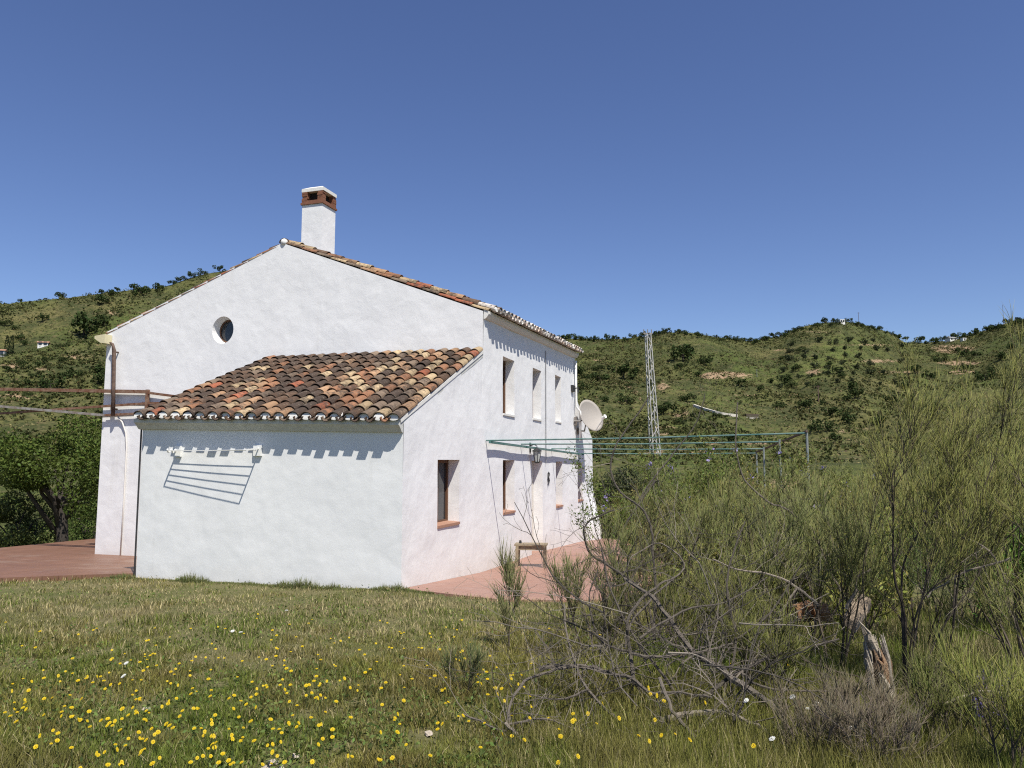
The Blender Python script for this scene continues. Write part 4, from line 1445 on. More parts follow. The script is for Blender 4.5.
# flowering broom behind the paving
for k, (px, Y) in enumerate(((30, 25.5), (50, 24.9))):
    p = at(px, 550, Y); g = np.random.default_rng(60 + k)
    root = bush_root("flowering_shrub", p[0], Y, ("yellow flowering shrub low behind the paving at the tree trunk", "smaller yellow flowering shrub right behind the edge of the brown paving")[k], "shrub")
    P = unit(g.normal(size=(2600, 3))) * g.uniform(.3, 1, (2600, 1)) * np.array([.8, .5, .36]) * (1 - .25 * k) + np.array([0, 0, .25])
    V, F, c = leaf_quads(P, .06, g, (.11, .135, .03), .3); link("foliage", np_mesh("foliage", V, [F], c), M["leaf"], root)
    P = unit(g.normal(size=(150, 3))) * np.array([.8, .5, .40]) * (1 - .25 * k) + np.array([0, 0, .27])
    V, F, c = leaf_quads(P, .05, g, (.55, .42, .02), .2, .9); link("blossom", np_mesh("blossom", V, [F], c), M["petal"], root)

# dark bush beyond the far corner
p = at(622, 520, 27.5)
leafy_tree(p[0], p[1], 3.5, 2.7, 41, "dark dense bush beyond the far corner of the house", name="laurel_bush", col=(.04, .05, .022), nleaf=14000, leaf=.07, low=.1, cat="bush", trunk=.06)

# mid-distance shrubs on the falling ground right of the house: (px of centre, Y, height, width, kind, tone)
MID = [(655, 14.0, 1.75, 2.4, 0, "rounded green shrub with lilac flowers behind the dead branches"),
       (700, 15.5, 2.0, 2.6, 0, "tall green shrub with lilac flowers below the blue posts"),
       (655, 18.5, 1.3, 1.8, 1, "loose olive green shrub beside the end of the pink paving"),
       (745, 13.0, 1.9, 2.4, 0, "green shrub with scattered lilac flowers under the green tubes"),
       (790, 16.5, 2.0, 2.8, 1, "yellowish green shrub around the blue posts"),
       (700, 11.0, 1.35, 2.2, 1, "low olive green shrub in front of the lilac flowered ones"),
       (662, 11.2, 1.0, 1.4, 1, "low feathery shrub at the corner of the pink paving"),
       (780, 11.0, 1.5, 2.2, 1, "bushy pale green shrub below the longest blue post"),
       (840, 13.5, 1.9, 2.6, 1, "grey green shrub behind the forked dark stems"),
       (880, 18.0, 2.2, 3.4, 0, "broad green shrub on the slope behind the forked stems"),
       (960, 17.0, 2.4, 3.4, 1, "large olive shrub on the slope at the right"),
       (930, 11.0, 1.3, 2.4, 2, "bright green low shrub seen between the dark stems"),
       (1010, 11.0, 1.8, 2.6, 1, "olive green shrub at the right edge behind the tall broom"),
       (835, 9.0, 1.05, 1.6, 1, "small feathery shrub behind the broken stump"),
       (740, 8.6, .95, 1.5, 1, "small feathery shrub behind the tangle of dead branches"),
       (1080, 13.0, 2.2, 3.0, 0, "green shrub just outside the right edge of the view")]
for k, (px, Y, h, w, kd, lb) in enumerate(MID):
    X = (px - 512) / 769 * Y
    g = np.random.default_rng(400 + k)
    root = bush_root("wild_shrub", X, Y, lb, "shrub")
    br = []
    ns = 16; h *= 1.22
    for q in range(ns):
        a = g.uniform(0, 6.28); rr = math.sqrt(g.random()) * w * .36
        d = np.array([math.cos(a) * .45, math.sin(a) * .45, 1.0]); d /= np.linalg.norm(d)
        grow(np.array([math.cos(a) * rr, math.sin(a) * rr, 0.0]), d, h * g.uniform(.55, .95), .012, 2, g, br, (4, 4), .4, .35, .6, .5, 4, .2)
    col = np.array(((.15, .20, .048), (.21, .215, .065), (.14, .22, .045))[kd]) * g.uniform(.58, 1.08) * np.array([g.uniform(.85, 1.2), 1, g.uniform(.8, 1.2)])
    broom_parts(br, g, root, 20 if kd == 1 else 12, (.08, .26), .0075, col, (.10, .082, .062), 1, .6, .4, 4)
    ends = np.concatenate([b[0][1:] for b in br if b[2] == 0])
    P = np.repeat(ends, 9 if kd != 1 else 4, 0); P = P + g.normal(size=P.shape) * .07
    V, F, c = leaf_quads(P, .055 if kd != 1 else .05, g, np.array(col) * 1.02, .5, .4, up=.6)
    link("foliage", np_mesh("foliage", V, [F], c), M["leaf"], root)
    if kd == 0:
        sel = ends[g.integers(0, len(ends), 26)]; sel = sel[sel[:, 2] > h * .55]
        P = np.repeat(sel, 6, 0) + g.normal(size=(len(sel) * 6, 3)) * .03
        V, F, c = leaf_quads(P, .05, g, (.26, .22, .45), .2, .9); link("blossom", np_mesh("blossom", V, [F], c), M["petal"], root)

# bank of rough scrub further down the slope, uncountable
n = 900
Yr = g_.uniform(19, 75, n); px = g_.uniform(560, 1150, n)
Xr = (px - 512) / 769 * Yr
lx, ly = to_local(Xr, Yr)
ok = ~((lx < 3.6) & (ly < 15.5)); Xr, Yr = Xr[ok], Yr[ok]; n = len(Xr)
Zr = height(Xr, Yr); sz = g_.uniform(.35, 1.0, n) * (0.7 + Yr / 90)
m_ = 130
idx = np.repeat(np.arange(n), m_)
P = np.column_stack([Xr, Yr, Zr])[idx] + unit(g_.normal(size=(n * m_, 3))) * sz[idx][:, None] * np.array([1, 1, .8]) * g_.uniform(.3, 1, (n * m_, 1)) + np.array([0, 0, .5]) * sz[idx][:, None]
tone = g_.random((n, 1)); cc = np.array([.055, .075, .022]) * (1 - tone) + np.array([.125, .125, .05]) * tone
V, F, C = leaf_quads(P, .14, g_, cc[idx], .35, .45, up=.8)
tag(link("slope_scrub", np_mesh("slope_scrub", V, [F], C), M["leaf"]), "rough mixed scrub covering the slope below the house", "scrub", kind="stuff")
n = 260
Yr = g_.uniform(24, 80, n); px = g_.uniform(-120, 110, n); Xr = (px - 512) / 769 * Yr
lx, ly = to_local(Xr, Yr); ok = lx < -13.6; Xr, Yr = Xr[ok], Yr[ok]; n = len(Xr)
Zr = height(Xr, Yr); sz = g_.uniform(.4, 1.1, n) * (0.7 + Yr / 90); idx = np.repeat(np.arange(n), m_)
P = np.column_stack([Xr, Yr, Zr])[idx] + unit(g_.normal(size=(n * m_, 3))) * sz[idx][:, None] * g_.uniform(.3, 1, (n * m_, 1)) + np.array([0, 0, .5]) * sz[idx][:, None]
tone = g_.random((n, 1)); cc = np.array([.05, .075, .02]) * (1 - tone) + np.array([.12, .13, .045]) * tone
V, F, C = leaf_quads(P, .15, g_, cc[idx], .35, .5, up=.6)
tag(link("slope_scrub", np_mesh("slope_scrub", V, [F], C), M["leaf"]), "green scrub on the slope left of the house", "scrub", kind="stuff")

# ------------------------------------------------------------------ the tall broom in the right foreground
def px_path(pts):
    """(px, py, Y) list -> smooth 3D path"""
    P = np.array([at(x, y, Y) for x, y, Y in pts])
    out = []
    n = len(P)
    for i in range(n - 1):
        p0, p1, p2, p3 = P[max(i - 1, 0)], P[i], P[i + 1], P[min(i + 2, n - 1)]
        for t in np.linspace(0, 1, 5)[:-1]:
            out.append(.5 * ((2 * p1) + (p2 - p0) * t + (2 * p0 - 5 * p1 + 4 * p2 - p3) * t * t + (-p0 + 3 * p1 - 3 * p2 + p3) * t ** 3))
    out.append(P[-1])
    return np.array(out)


def stem_bush(name, X, Y, label, cat, stems, seed, per_m, Lr, thick, col, side_n=8, side_L=.5, start=.45, extra=None, bark=BARK, upw=.55, spread=.35, kids=(4,)):
    g = np.random.default_rng(seed)
    root = bush_root(name, X, Y, label, cat)
    o = np.array(root.location)
    br = []
    for pts, r0, dense in stems:
        P = px_path(pts) - o
        n = len(P)
        br.append((P, np.linspace(r0, r0 * .35, n), 3))
        L = np.linalg.norm(np.diff(P, axis=0), axis=1).sum()
        for q in range(int(side_n * dense * L)):
            f = start + (1 - start) * g.random() ** .8
            i = min(int(f * (n - 1)), n - 2)
            dl = P[i + 1] - P[i]; dl /= np.linalg.norm(dl)
            s = np.cross(dl, g.normal(size=3)); s /= np.linalg.norm(s)
            nd = dl * .8 + s * .55 + np.array([0, 0, .45])
            grow(P[i], nd / np.linalg.norm(nd), side_L * g.uniform(.6, 1.25), r0 * .33, 1, g, br, kids, .3, .5, .5, .6, 4, .2)
    if extra: extra(g, br)
    broom_parts(br, g, root, per_m, Lr, thick, col, bark, 1, spread, upw)
    return root


D0 = 6.0
b0 = at(905, 715, 6.1)
stems = [
    ([(905, 712, 6.1), (904, 605, 6.05), (895, 566, 6.0), (892, 533, 6.0), (892, 483, 6.0), (891, 440, 6.0), (903, 420, 6.0), (915, 395, 6.0)], 0.0124, 1.3),
    ([(904, 700, 6.1), (903, 640, 6.1), (901, 555, 6.2), (912, 519, 6.2), (928, 491, 6.3), (948, 453, 6.3), (962, 428, 6.3), (978, 395, 6.3)], 0.0105, 1.3),
    ([(906, 690, 6.1), (914, 605, 5.9), (934, 566, 5.8), (990, 525, 5.7), (1030, 480, 5.6)], 0.0081, 1.0),
    ([(925, 700, 6.3), (950, 630, 6.3), (953, 594, 6.3), (956, 544, 6.4), (970, 503, 6.4), (1020, 458, 6.5), (1060, 400, 6.5)], 0.0099, 1.2),
    ([(912, 680, 6.1), (935, 660, 6.0), (950, 628, 5.9), (957, 560, 5.8), (965, 505, 5.8), (980, 460, 5.8), (995, 410, 5.8), (1003, 360, 5.8)], 0.0099, 1.3),
    ([(880, 695, 6.2), (862, 675, 6.3), (840, 668, 6.3), (807, 655, 6.2), (780, 640, 6.2)], 0.0093, .25),
    ([(870, 700, 6.4), (868, 640, 6.5), (862, 560, 6.6), (870, 500, 6.6), (885, 440, 6.6)], 0.0068, .9),
    ([(915, 690, 6.2), (940, 620, 6.2), (975, 560, 6.2), (1003, 490, 6.2), (1018, 425, 6.2)], 0.0074, 1.3),
    ([(908, 700, 6.0), (915, 620, 6.0), (930, 540, 5.9), (945, 470, 5.9), (952, 405, 5.9)], 0.0074, 1.4),
    ([(905, 705, 6.0), (912, 650, 6.2), (925, 560, 6.6), (940, 490, 6.8), (948, 440, 6.8)], 0.0074, 1.3),
]
stem_bush("broom_bush", b0[0], b0[1], "tall airy broom bush with forked dark stems in the right foreground", "bush", stems, 71, 26, (.08, .24), .0038, (.235, .235, .080), side_n=8, side_L=.58, start=.36, bark=(.06, .048, .036), kids=(5,)).scale = (1, 1, .87)

stems = [([(1060, 740, 5.0), (1055, 640, 5.0), (1046, 540, 5.0), (1030, 470, 5.1), (1020, 400, 5.1)], .014, 1.2),
         ([(1050, 740, 5.0), (1060, 620, 5.2), (1065, 520, 5.2), (1055, 450, 5.3), (1045, 400, 5.3)], .014, 1.2),
         ([(1050, 745, 4.9), (1038, 660, 4.8), (1022, 610, 4.8), (1010, 570, 4.8)], .010, 1.0),
         ([(1055, 745, 5.0), (1080, 600, 5.0), (1095, 480, 5.0), (1100, 380, 5.0)], .014, 1.2)]
b1 = at(1047, 745, 5.0)
stem_bush("broom_bush", b1[0], b1[1], "dense yellow green broom bush cut by the right edge of the picture", "bush", stems, 72, 40, (.07, .22), .0036, (.24, .24, .080), side_n=6, side_L=.34, start=.25, kids=(4,)).scale = (1, 1, .80)

# upright young brooms near the bottom right corner and elsewhere
broom(at(1012, 762, 4.4)[0], 4.4, .58, 7, 81, "short yellow green broom in the bottom right corner", width=.25, per_m=40, Lr=(.12, .3), thick=.0036, col=(0.248, 0.254, 0.072), rad=.008)
broom(at(945, 742, 5.0)[0], 5.0, .55, 6, 82, "small fresh green broom in front of the tall stems", width=.35, per_m=45, Lr=(.1, .24), thick=.004, col=(.15, .165, .055), rad=.007)
broom(at(509, 655, 7.4)[0], 7.4, 1.0, 1, 83, "slender young broom sapling standing in the grass before the pink paving", name="broom_sapling", cat="sapling", width=.08, per_m=50, Lr=(.12, .26), thick=.0055,
      col=(0.158, 0.161, 0.079), rad=.009, ang=.42, kids=(7, 9), curl=.10, upw=.5, spread=.3, su=.35, first=.12)
broom(at(570, 640, 8.6)[0], 8.6, .62, 4, 84, "feathery young broom at the edge of the pink paving", name="broom_sapling", cat="sapling", width=.35, per_m=34, Lr=(.1, .24), thick=.006, col=(0.151, 0.161, 0.079), rad=.009)
broom(at(612, 640, 8.2)[0], 8.2, .85, 5, 85, "thin twiggy broom left of the dead branches", width=.45, per_m=26, Lr=(.1, .26), thick=.0055, col=(0.166, 0.167, 0.079), rad=.010)
broom(at(465, 690, 6.0)[0], 6.0, .36, 4, 86, "tuft of thin dark shoots in the meadow left of the sapling", name="broom_sapling", cat="sapling", width=.4, per_m=50, Lr=(.08, .2), thick=.004, col=(0.117, 0.140, 0.066), rad=.005)
broom(at(880, 755, 4.5)[0], 4.5, .42, 10, 121, "dry grey purple heath tuft at the bottom edge", name="heath_tuft", cat="dry shrub", width=.8, per_m=70, Lr=(.06, .16), thick=.0032, col=(0.172, 0.138, 0.126), rad=.005, bark=(.15, .12, .1), kids=(4, 4), su=.4)
broom(at(595, 640, 7.2)[0], 7.2, .9, 6, 122, "dark twiggy broom at the left rim of the thicket", width=.6, per_m=26, Lr=(.1, .24), thick=.0045, col=(0.138, 0.142, 0.050), rad=.010)
broom(at(690, 660, 6.9)[0], 6.9, .8, 7, 123, "low olive broom behind the arching dead branches", width=.6, per_m=40, Lr=(.1, .26), thick=.0042, col=(0.163, 0.167, 0.054), rad=.009)
broom(at(760, 690, 6.1)[0], 6.1, .62, 8, 124, "compact green broom standing among the fallen branches", width=.5, per_m=46, Lr=(.1, .26), thick=.0038, col=(0.181, 0.188, 0.059), rad=.008)
broom(at(655, 650, 8.0)[0], 8.0, 1.25, 7, 87, "olive broom growing through the dead branches", width=.5, per_m=34, Lr=(.12, .3), thick=.0055, col=(0.179, 0.187, 0.079), rad=.012)
broom(at(742, 668, 7.0)[0], 7.0, .95, 7, 88, "upright olive broom tuft right of the arching dead branches", width=.35, per_m=50, Lr=(.14, .32), thick=.005, col=(0.193, 0.200, 0.079), rad=.010)
broom(at(800, 650, 7.6)[0], 7.6, 1.45, 7, 89, "grey green broom left of the broken stump", width=.45, per_m=36, Lr=(.12, .3), thick=.005, col=(0.172, 0.187, 0.087), rad=.012)
broom(at(835, 660, 7.2)[0], 7.2, 1.5, 5, 90, "feathery green broom behind the broken stump", width=.3, per_m=44, Lr=(.12, .3), thick=.005, col=(0.193, 0.206, 0.087), rad=.011)
broom(at(715, 620, 9.6)[0], 9.6, 1.45, 8, 91, "wide olive broom in the middle of the thicket", width=.6, per_m=32, Lr=(.14, .32), thick=.0062, col=(0.179, 0.187, 0.072), rad=.014)
broom(at(770, 620, 9.2)[0], 9.2, 1.7, 8, 92, "tall pale broom in the thicket below the green tubes", width=.5, per_m=34, Lr=(.14, .34), thick=.0062, col=(0.206, 0.214, 0.087), rad=.014)
broom(at(850, 600, 9.8)[0], 9.8, 1.9, 7, 93, "tall grey green broom in the thicket left of the forked stems", width=.5, per_m=34, Lr=(.14, .34), thick=.0062, col=(0.193, 0.206, 0.087), rad=.014)
broom(at(1035, 660, 7.4)[0], 7.4, 1.6, 7, 94, "bushy broom behind the right side stems", width=.6, per_m=36, Lr=(.14, .32), thick=.0052, col=(0.193, 0.200, 0.079), rad=.013)
broom(at(925, 640, 8.6)[0], 8.6, 1.1, 6, 95, "low green broom seen through the fork of dark stems", width=.6, per_m=36, Lr=(.12, .3), thick=.0055, col=(0.151, 0.194, 0.072), rad=.011)
broom(at(1030, 640, 8.2)[0], 8.2, 2.3, 8, 96, "tall feathery broom behind the right edge", width=.5, per_m=34, Lr=(.14, .34), thick=.006, col=(0.212, 0.220, 0.087), rad=.014)
# dry lavender-grey heather
for k, (px, Y, h, lb) in enumerate(((858, 4.9, .44, "dry grey brown heath tuft below the broken stump"), (815, 4.7, .36, "small dry grey tuft among the white flowers"),
                                    (960, 5.4, .46, "dry purplish grey heath tuft at the foot of the forked stems"))):
    broom(at(px, 730, Y)[0], Y, h, 12, 110 + k, lb, name="heath_tuft", cat="dry shrub", width=.8, per_m=70, Lr=(.06, .16), thick=.0036, col=(.17, .14, .115), rad=.005, bark=(.15, .12, .1), kids=(4, 4), su=.4)
# blue lupins in the corner
g = np.random.default_rng(77)
for k in range(16):
    px, Y = g.uniform(945, 1015), g.uniform(4.7, 5.8)
    X = (px - 512) / 769 * Y; z = gz(X, Y)
    hh = g.uniform(.28, .42)
    m = MB(); m.tube([(0, 0, 0), (.02, 0, hh * .6), (.03, .01, hh)], .004, 4, (.09, .12, .04))
    P = np.column_stack([g.normal(.03, .008, 26), g.normal(0, .008, 26), g.uniform(hh * .72, hh * 1.03, 26)])
    V, F, c = leaf_quads(P, .018, g, (.10, .075, .24), .3, .9)
    tv = np.array(m.v); tf = np.array([f for f in m.f if len(f) == 4])
    o = link("lupin", np_mesh("lupin", np.vstack([V, tv]), [F, tf + len(V)], np.vstack([c, np.array(m.c)])), M["petal"])
    o.location = (X, Y, z)
    tag(o, "violet flower spike among the grass below the forked stems", "flower", "violet flower spikes")

# ------------------------------------------------------------------ dead branches
def dead(label, paths, seed, twigs=6, pale=.0, name="dead_branch", cat="branch"):
    g = np.random.default_rng(seed)
    m = MB(); tw = MB()
    base = np.array([.135, .115, .092]) * (1 + pale)
    first = px_path(paths[0][0]); o = first[0].copy()
    for pts, r0 in paths:
        P = px_path(pts) - o; n = len(P)
        P = P + np.cumsum(g.normal(size=P.shape) * .006, axis=0)
        m.tube(P, np.linspace(r0, r0 * .45, n) * 1.35, 6, tuple(base * g.uniform(.7, 1.25)), cap=True)
        for q in range(int(twigs * 1.6)):
            i = g.integers(1, n - 1)
            d = unit(g.normal(size=3) + np.array([0, 0, .25]))
            out = []
            grow(P[i], d, g.uniform(.2, .65), r0 * .34, 1, g, out, (4,), .7, .1, .8, .6, 4, .3)
            for pp, rr, dd in out:
                tw.tube(pp, np.maximum(rr, .0013), 3, tuple(base * g.uniform(.7, 1.3)), cap=False)
    if tw.n: m.add(tw.v, tw.f); m.c[-tw.n:] = tw.c
    tag(link(name, m.mesh(name, recalc=False), M["bark"], None, tuple(o)), label, cat)


dead("thick grey dead branch slanting through the middle of the tangle",
     [([(796, 752, 5.2), (770, 705, 5.4), (735, 679, 5.6), (713, 661, 5.7), (697, 650, 5.8), (672, 623, 6.0), (650, 596, 6.2), (623, 579, 6.4)], .021)], 201, 12)
dead("dark dead branch arching high over the tangle",
     [([(640, 690, 5.7), (631, 680, 5.7), (626, 650, 5.8), (627, 628, 5.8), (639, 606, 5.9), (658, 590, 6.0), (675, 579, 6.1)], .012),
      ([(631, 653, 5.8), (609, 647, 5.8), (598, 631, 5.9), (592, 600, 6.0), (600, 570, 6.0)], .008)], 202, 9, -.35)
dead("grey dead branch lying low across the tangle from the left",
     [([(540, 671, 5.9), (560, 666, 5.9), (587, 669, 5.8), (609, 678, 5.7), (631, 684, 5.6), (650, 697, 5.5), (669, 699, 5.5), (713, 702, 5.4)], .014),
      ([(631, 653, 5.7), (661, 654, 5.7), (697, 649, 5.8), (730, 640, 5.9)], .010)], 203, 9)
dead("pale dead branch lying on the ground at the foot of the tangle",
     [([(640, 738, 5.2), (653, 724, 5.2), (678, 716, 5.2), (719, 712, 5.2), (746, 721, 5.1), (779, 738, 5.0), (800, 750, 5.0)], .019),
      ([(647, 751, 5.0), (691, 732, 5.1), (719, 713, 5.2)], .010)], 204, 8, .2)
dead("thin grey dead branch curving along the ground below the others",
     [([(660, 680, 5.3), (672, 715, 5.1), (691, 738, 4.9), (702, 749, 4.9), (724, 754, 4.9), (768, 756, 4.9), (790, 753, 4.9)], .009)], 205, 4)
dead("thin dark looping branch before the far end of the white wall",
     [([(654, 599, 6.8), (648, 596, 6.8), (615, 574, 6.9), (593, 558, 7.0), (582, 541, 7.0), (582, 527, 7.0), (596, 518, 7.0), (612, 512, 7.0)], .010),
      ([(615, 574, 6.9), (640, 566, 6.9), (665, 552, 6.9)], .006)], 206, 7, -.45)
dead("upright bent grey branch in front of the laurel bush",
     [([(654, 640, 7.0), (655, 600, 7.0), (654, 577, 7.0), (653, 549, 7.0), (652, 530, 7.0), (642, 511, 7.0), (618, 489, 7.0), (612, 460, 7.0), (622, 435, 7.0), (650, 400, 7.0)], .010),
      ([(626, 648, 6.6), (631, 626, 6.6), (653, 599, 6.6), (680, 574, 6.6), (672, 558, 6.6), (653, 551, 6.7), (628, 563, 6.7), (623, 577, 6.7)], .007)], 207, 8)
dead("forked silver dead branch resting in the meadow at the left of the tangle",
     [([(600, 668, 5.8), (580, 665, 5.8), (544, 671, 5.6), (520, 680, 5.4), (506, 706, 5.2), (506, 724, 5.1), (497, 728, 5.1), (462, 714, 5.2)], .009),
      ([(506, 724, 5.1), (520, 738, 5.0), (540, 757, 4.9), (549, 770, 4.8)], .009), ([(506, 724, 5.1), (540, 716, 5.1), (575, 730, 5.0), (600, 740, 5.0)], .007)], 208, 7, .25)
dead("long bleached branch slanting from the thicket up to the green tubes",
     [([(851, 605, 7.6), (837, 583, 7.6), (823, 555, 7.6), (812, 528, 7.6), (790, 508, 7.6), (768, 497, 7.6), (746, 475, 7.6), (738, 445, 7.6), (741, 395, 7.6)], .010)], 209, 6, .1)
dead("pale crooked branch across the thicket left of the stump",
     [([(818, 605, 6.6), (795, 588, 6.6), (768, 573, 6.6), (742, 571, 6.6), (715, 560, 6.6)], .009), ([(795, 588, 6.6), (782, 612, 6.5), (775, 640, 6.5)], .007)], 210, 6, .45)
dead("bleached branch hanging across the tall broom at the right",
     [([(925, 510, 6.0), (942, 516, 6.0), (960, 535, 5.9), (984, 544, 5.8), (1003, 566, 5.8), (1012, 578, 5.8)], .008), ([(1010, 560, 5.8), (975, 572, 5.9), (940, 590, 6.0), (930, 600, 6.0)], .007)], 211, 4, .6)
dead("short pale upright stick left of the stump", [([(846, 610, 6.8), (852, 590, 6.8), (854, 575, 6.8), (864, 567, 6.8)], .012)], 212, 0, .9)
dead("thin bare branch with dark forks behind the pylon foot", [([(655, 480, 9), (640, 500, 9), (618, 540, 9), (612, 600, 9)], .012), ([(640, 500, 9), (660, 470, 9), (690, 430, 9), (705, 395, 9)], .008)], 213, 8, -.2)
dead("pale bent stick lying among the violet flowers", [([(945, 705, 5.0), (965, 697, 5.0), (990, 696, 5.0), (1022, 697, 5.0)], .008)], 214, 0, .9)

dead("dark twiggy dead branch crossing behind the arching one",
     [([(700, 740, 5.6), (672, 690, 5.7), (640, 640, 5.8), (612, 590, 6.0), (600, 545, 6.1)], .010), ([(640, 640, 5.8), (680, 612, 6.0), (720, 600, 6.2), (760, 575, 6.4)], .008)], 215, 10, -.45)
dead("dark dead branch fanning low toward the stump",
     [([(700, 700, 5.5), (740, 672, 5.7), (790, 650, 5.9), (840, 640, 6.1)], .012), ([(740, 672, 5.7), (770, 690, 5.6), (820, 690, 5.7), (860, 700, 5.8)], .009)], 216, 10, -.3)
dead("grey dead branch bristling with fine twigs at the left end of the tangle",
     [([(620, 720, 5.3), (590, 690, 5.5), (572, 640, 5.7), (566, 600, 5.9)], .009), ([(590, 690, 5.5), (560, 700, 5.4), (530, 690, 5.4)], .007)], 217, 10, -.2)
dead("brown dead branch rising steeply through the thicket",
     [([(720, 700, 5.8), (735, 640, 6.0), (728, 580, 6.2), (745, 520, 6.4)], .009), ([(735, 640, 6.0), (770, 610, 6.1), (800, 560, 6.2)], .007)], 218, 10, -.4)

# many thinner dead branches woven through the tangle
g = np.random.default_rng(640)
for k in range(26):
    px, py, Y = g.uniform(560, 800), g.uniform(590, 745), g.uniform(5.0, 6.6)
    p0 = at(px, py, Y)
    p0[2] = max(p0[2], gz(p0[0], p0[1]) + .02)
    out = []
    d = unit(np.array([g.normal() * 1.0, g.normal() * .4, g.uniform(-.15, .75)]))
    grow(p0 * 0, d, g.uniform(.5, 1.15), g.uniform(.0035, .0075), 2, g, out, (3, 4), 1.1, -.1 if g.random() < .5 else .25, .8, .55, 7, .2)
    tone = np.array((.155, .135, .11)) * (g.uniform(.3, .6) if g.random() < .55 else g.uniform(.9, 1.6))
    m = MB()
    for pp, rr, dd in out: m.tube(pp, np.maximum(rr, .0013), 5 if dd == 2 else 3, tuple(tone * g.uniform(.8, 1.2)), cap=False)
    o = link("dead_branch", m.mesh("dead_branch", recalc=False), M["bark"], None, tuple(p0))
    tag(o, "thin twiggy dead branch woven into the tangle of fallen branches", "branch", "thin dead branches in the tangle")

# broken stump: pale split trunk with orange heartwood
sp = at(882, 696, 5.9)
root = tag(empty("tree_stump", (sp[0], sp[1], gz(sp[0], sp[1])), .3), "pale split tree stump with orange wood between the forked stems", "stump")
g = np.random.default_rng(88)
m = MB()
zt_ = at(880, 640, 5.9)[2] - gz(sp[0], sp[1])
for k in range(46):                       # split, bleached outer wood in splinters
    a = g.uniform(0, 6.28); rr = .085 + .02 * math.sin(2 * a) + g.normal() * .007
    if math.cos(a + 2.0) > .75: top = zt_ * g.uniform(.45, .62)
    else: top = zt_ * g.uniform(.74, 1.12)
    w = g.uniform(.008, .02)
    q = g.normal(size=3) * .006
    pts = [(rr * 1.5 * math.cos(a), rr * 1.5 * math.sin(a), -.05), (rr * 1.12 * math.cos(a), rr * 1.12 * math.sin(a), zt_ * .25), (rr * math.cos(a) - .02, rr * math.sin(a) + q[1], top * .7), (rr * .95 * math.cos(a) - .06 + q[0], rr * .95 * math.sin(a), top)]
    m.tube(pts, [w * 1.5, w * 1.2, w, w * .2], 5, tuple(np.array((.40, .35, .28)) * g.uniform(.5, 1.2)))
m.lathe([(.10, -.05), (.075, zt_ * .3), (.055, zt_ * .55), (.03, zt_ * .75)], (-.01, 0, 0), 9, (.16, .11, .075))
m.build("trunk", M["stump"], root)
m = MB()
for k in range(12):
    a = g.uniform(0, 6.28)
    m.tube([(.03 * math.cos(a), .04 * math.sin(a) - .03, zt_ * .35), (.05 * math.cos(a) - .02, .05 * math.sin(a) - .04, zt_ * .7), (.06 * math.cos(a) - .05, .05 * math.sin(a) - .03, zt_ * g.uniform(.75, .95))], [.022, .018, .003], 5, tuple(np.array((.30, .19, .11)) * g.uniform(.5, 1.2)))
m.build("heartwood", M["stump"], root)
m = MB()
for k in range(5):
    q = g.normal(size=3) * .018
    m.tube([(-.05 + q[0], q[1], zt_ * .88), (-.10 + q[0], q[1], zt_ * 1.05), (-.13, q[1], zt_ * 1.16 + q[2]), (-.16 + q[0], q[1], zt_ * 1.28 + q[2])], [.022, .02, .015, .003], 5, tuple(np.array((.40, .34, .26)) * g.uniform(.6, 1.1)))
m.build("snag", M["stump"], root)
sp = at(808, 620, 7.6)
m = MB()
for k in range(9):
    c = g.normal(size=3) * np.array([.14, .08, .05])
    m.obox(c + np.array([0, 0, .1]), g.normal(size=3) * .05 + np.array([.05, 0, 0]), g.normal(size=3) * .03 + np.array([0, .04, 0]), np.array([0, 0, .04]) + g.normal(size=3) * .01, (.34, .19, .10) if k % 3 else (.42, .33, .24))
o = m.build("broken_brick_heap", M["stump"]); o.location = (sp[0], sp[1], at(808, 612, 7.6)[2] - .1)
tag(o, "little heap of orange brick rubble in the thicket left of the stump", "rubble")

# ------------------------------------------------------------------ meadow grass and flowers
poly_house = [(-W - .02, 0.02), (0.02, 0.02), (0.02, L3), (-G, L3), (-G, L1), (-W - .02, L1)]


def free(X, Y, pad=0.0):
    lx, ly = to_local(X, Y)
    bad = in_poly(lx, ly, poly_house) | in_poly(lx, ly, TERR_R) | in_poly(lx, ly, TERR_L)
    return ~bad


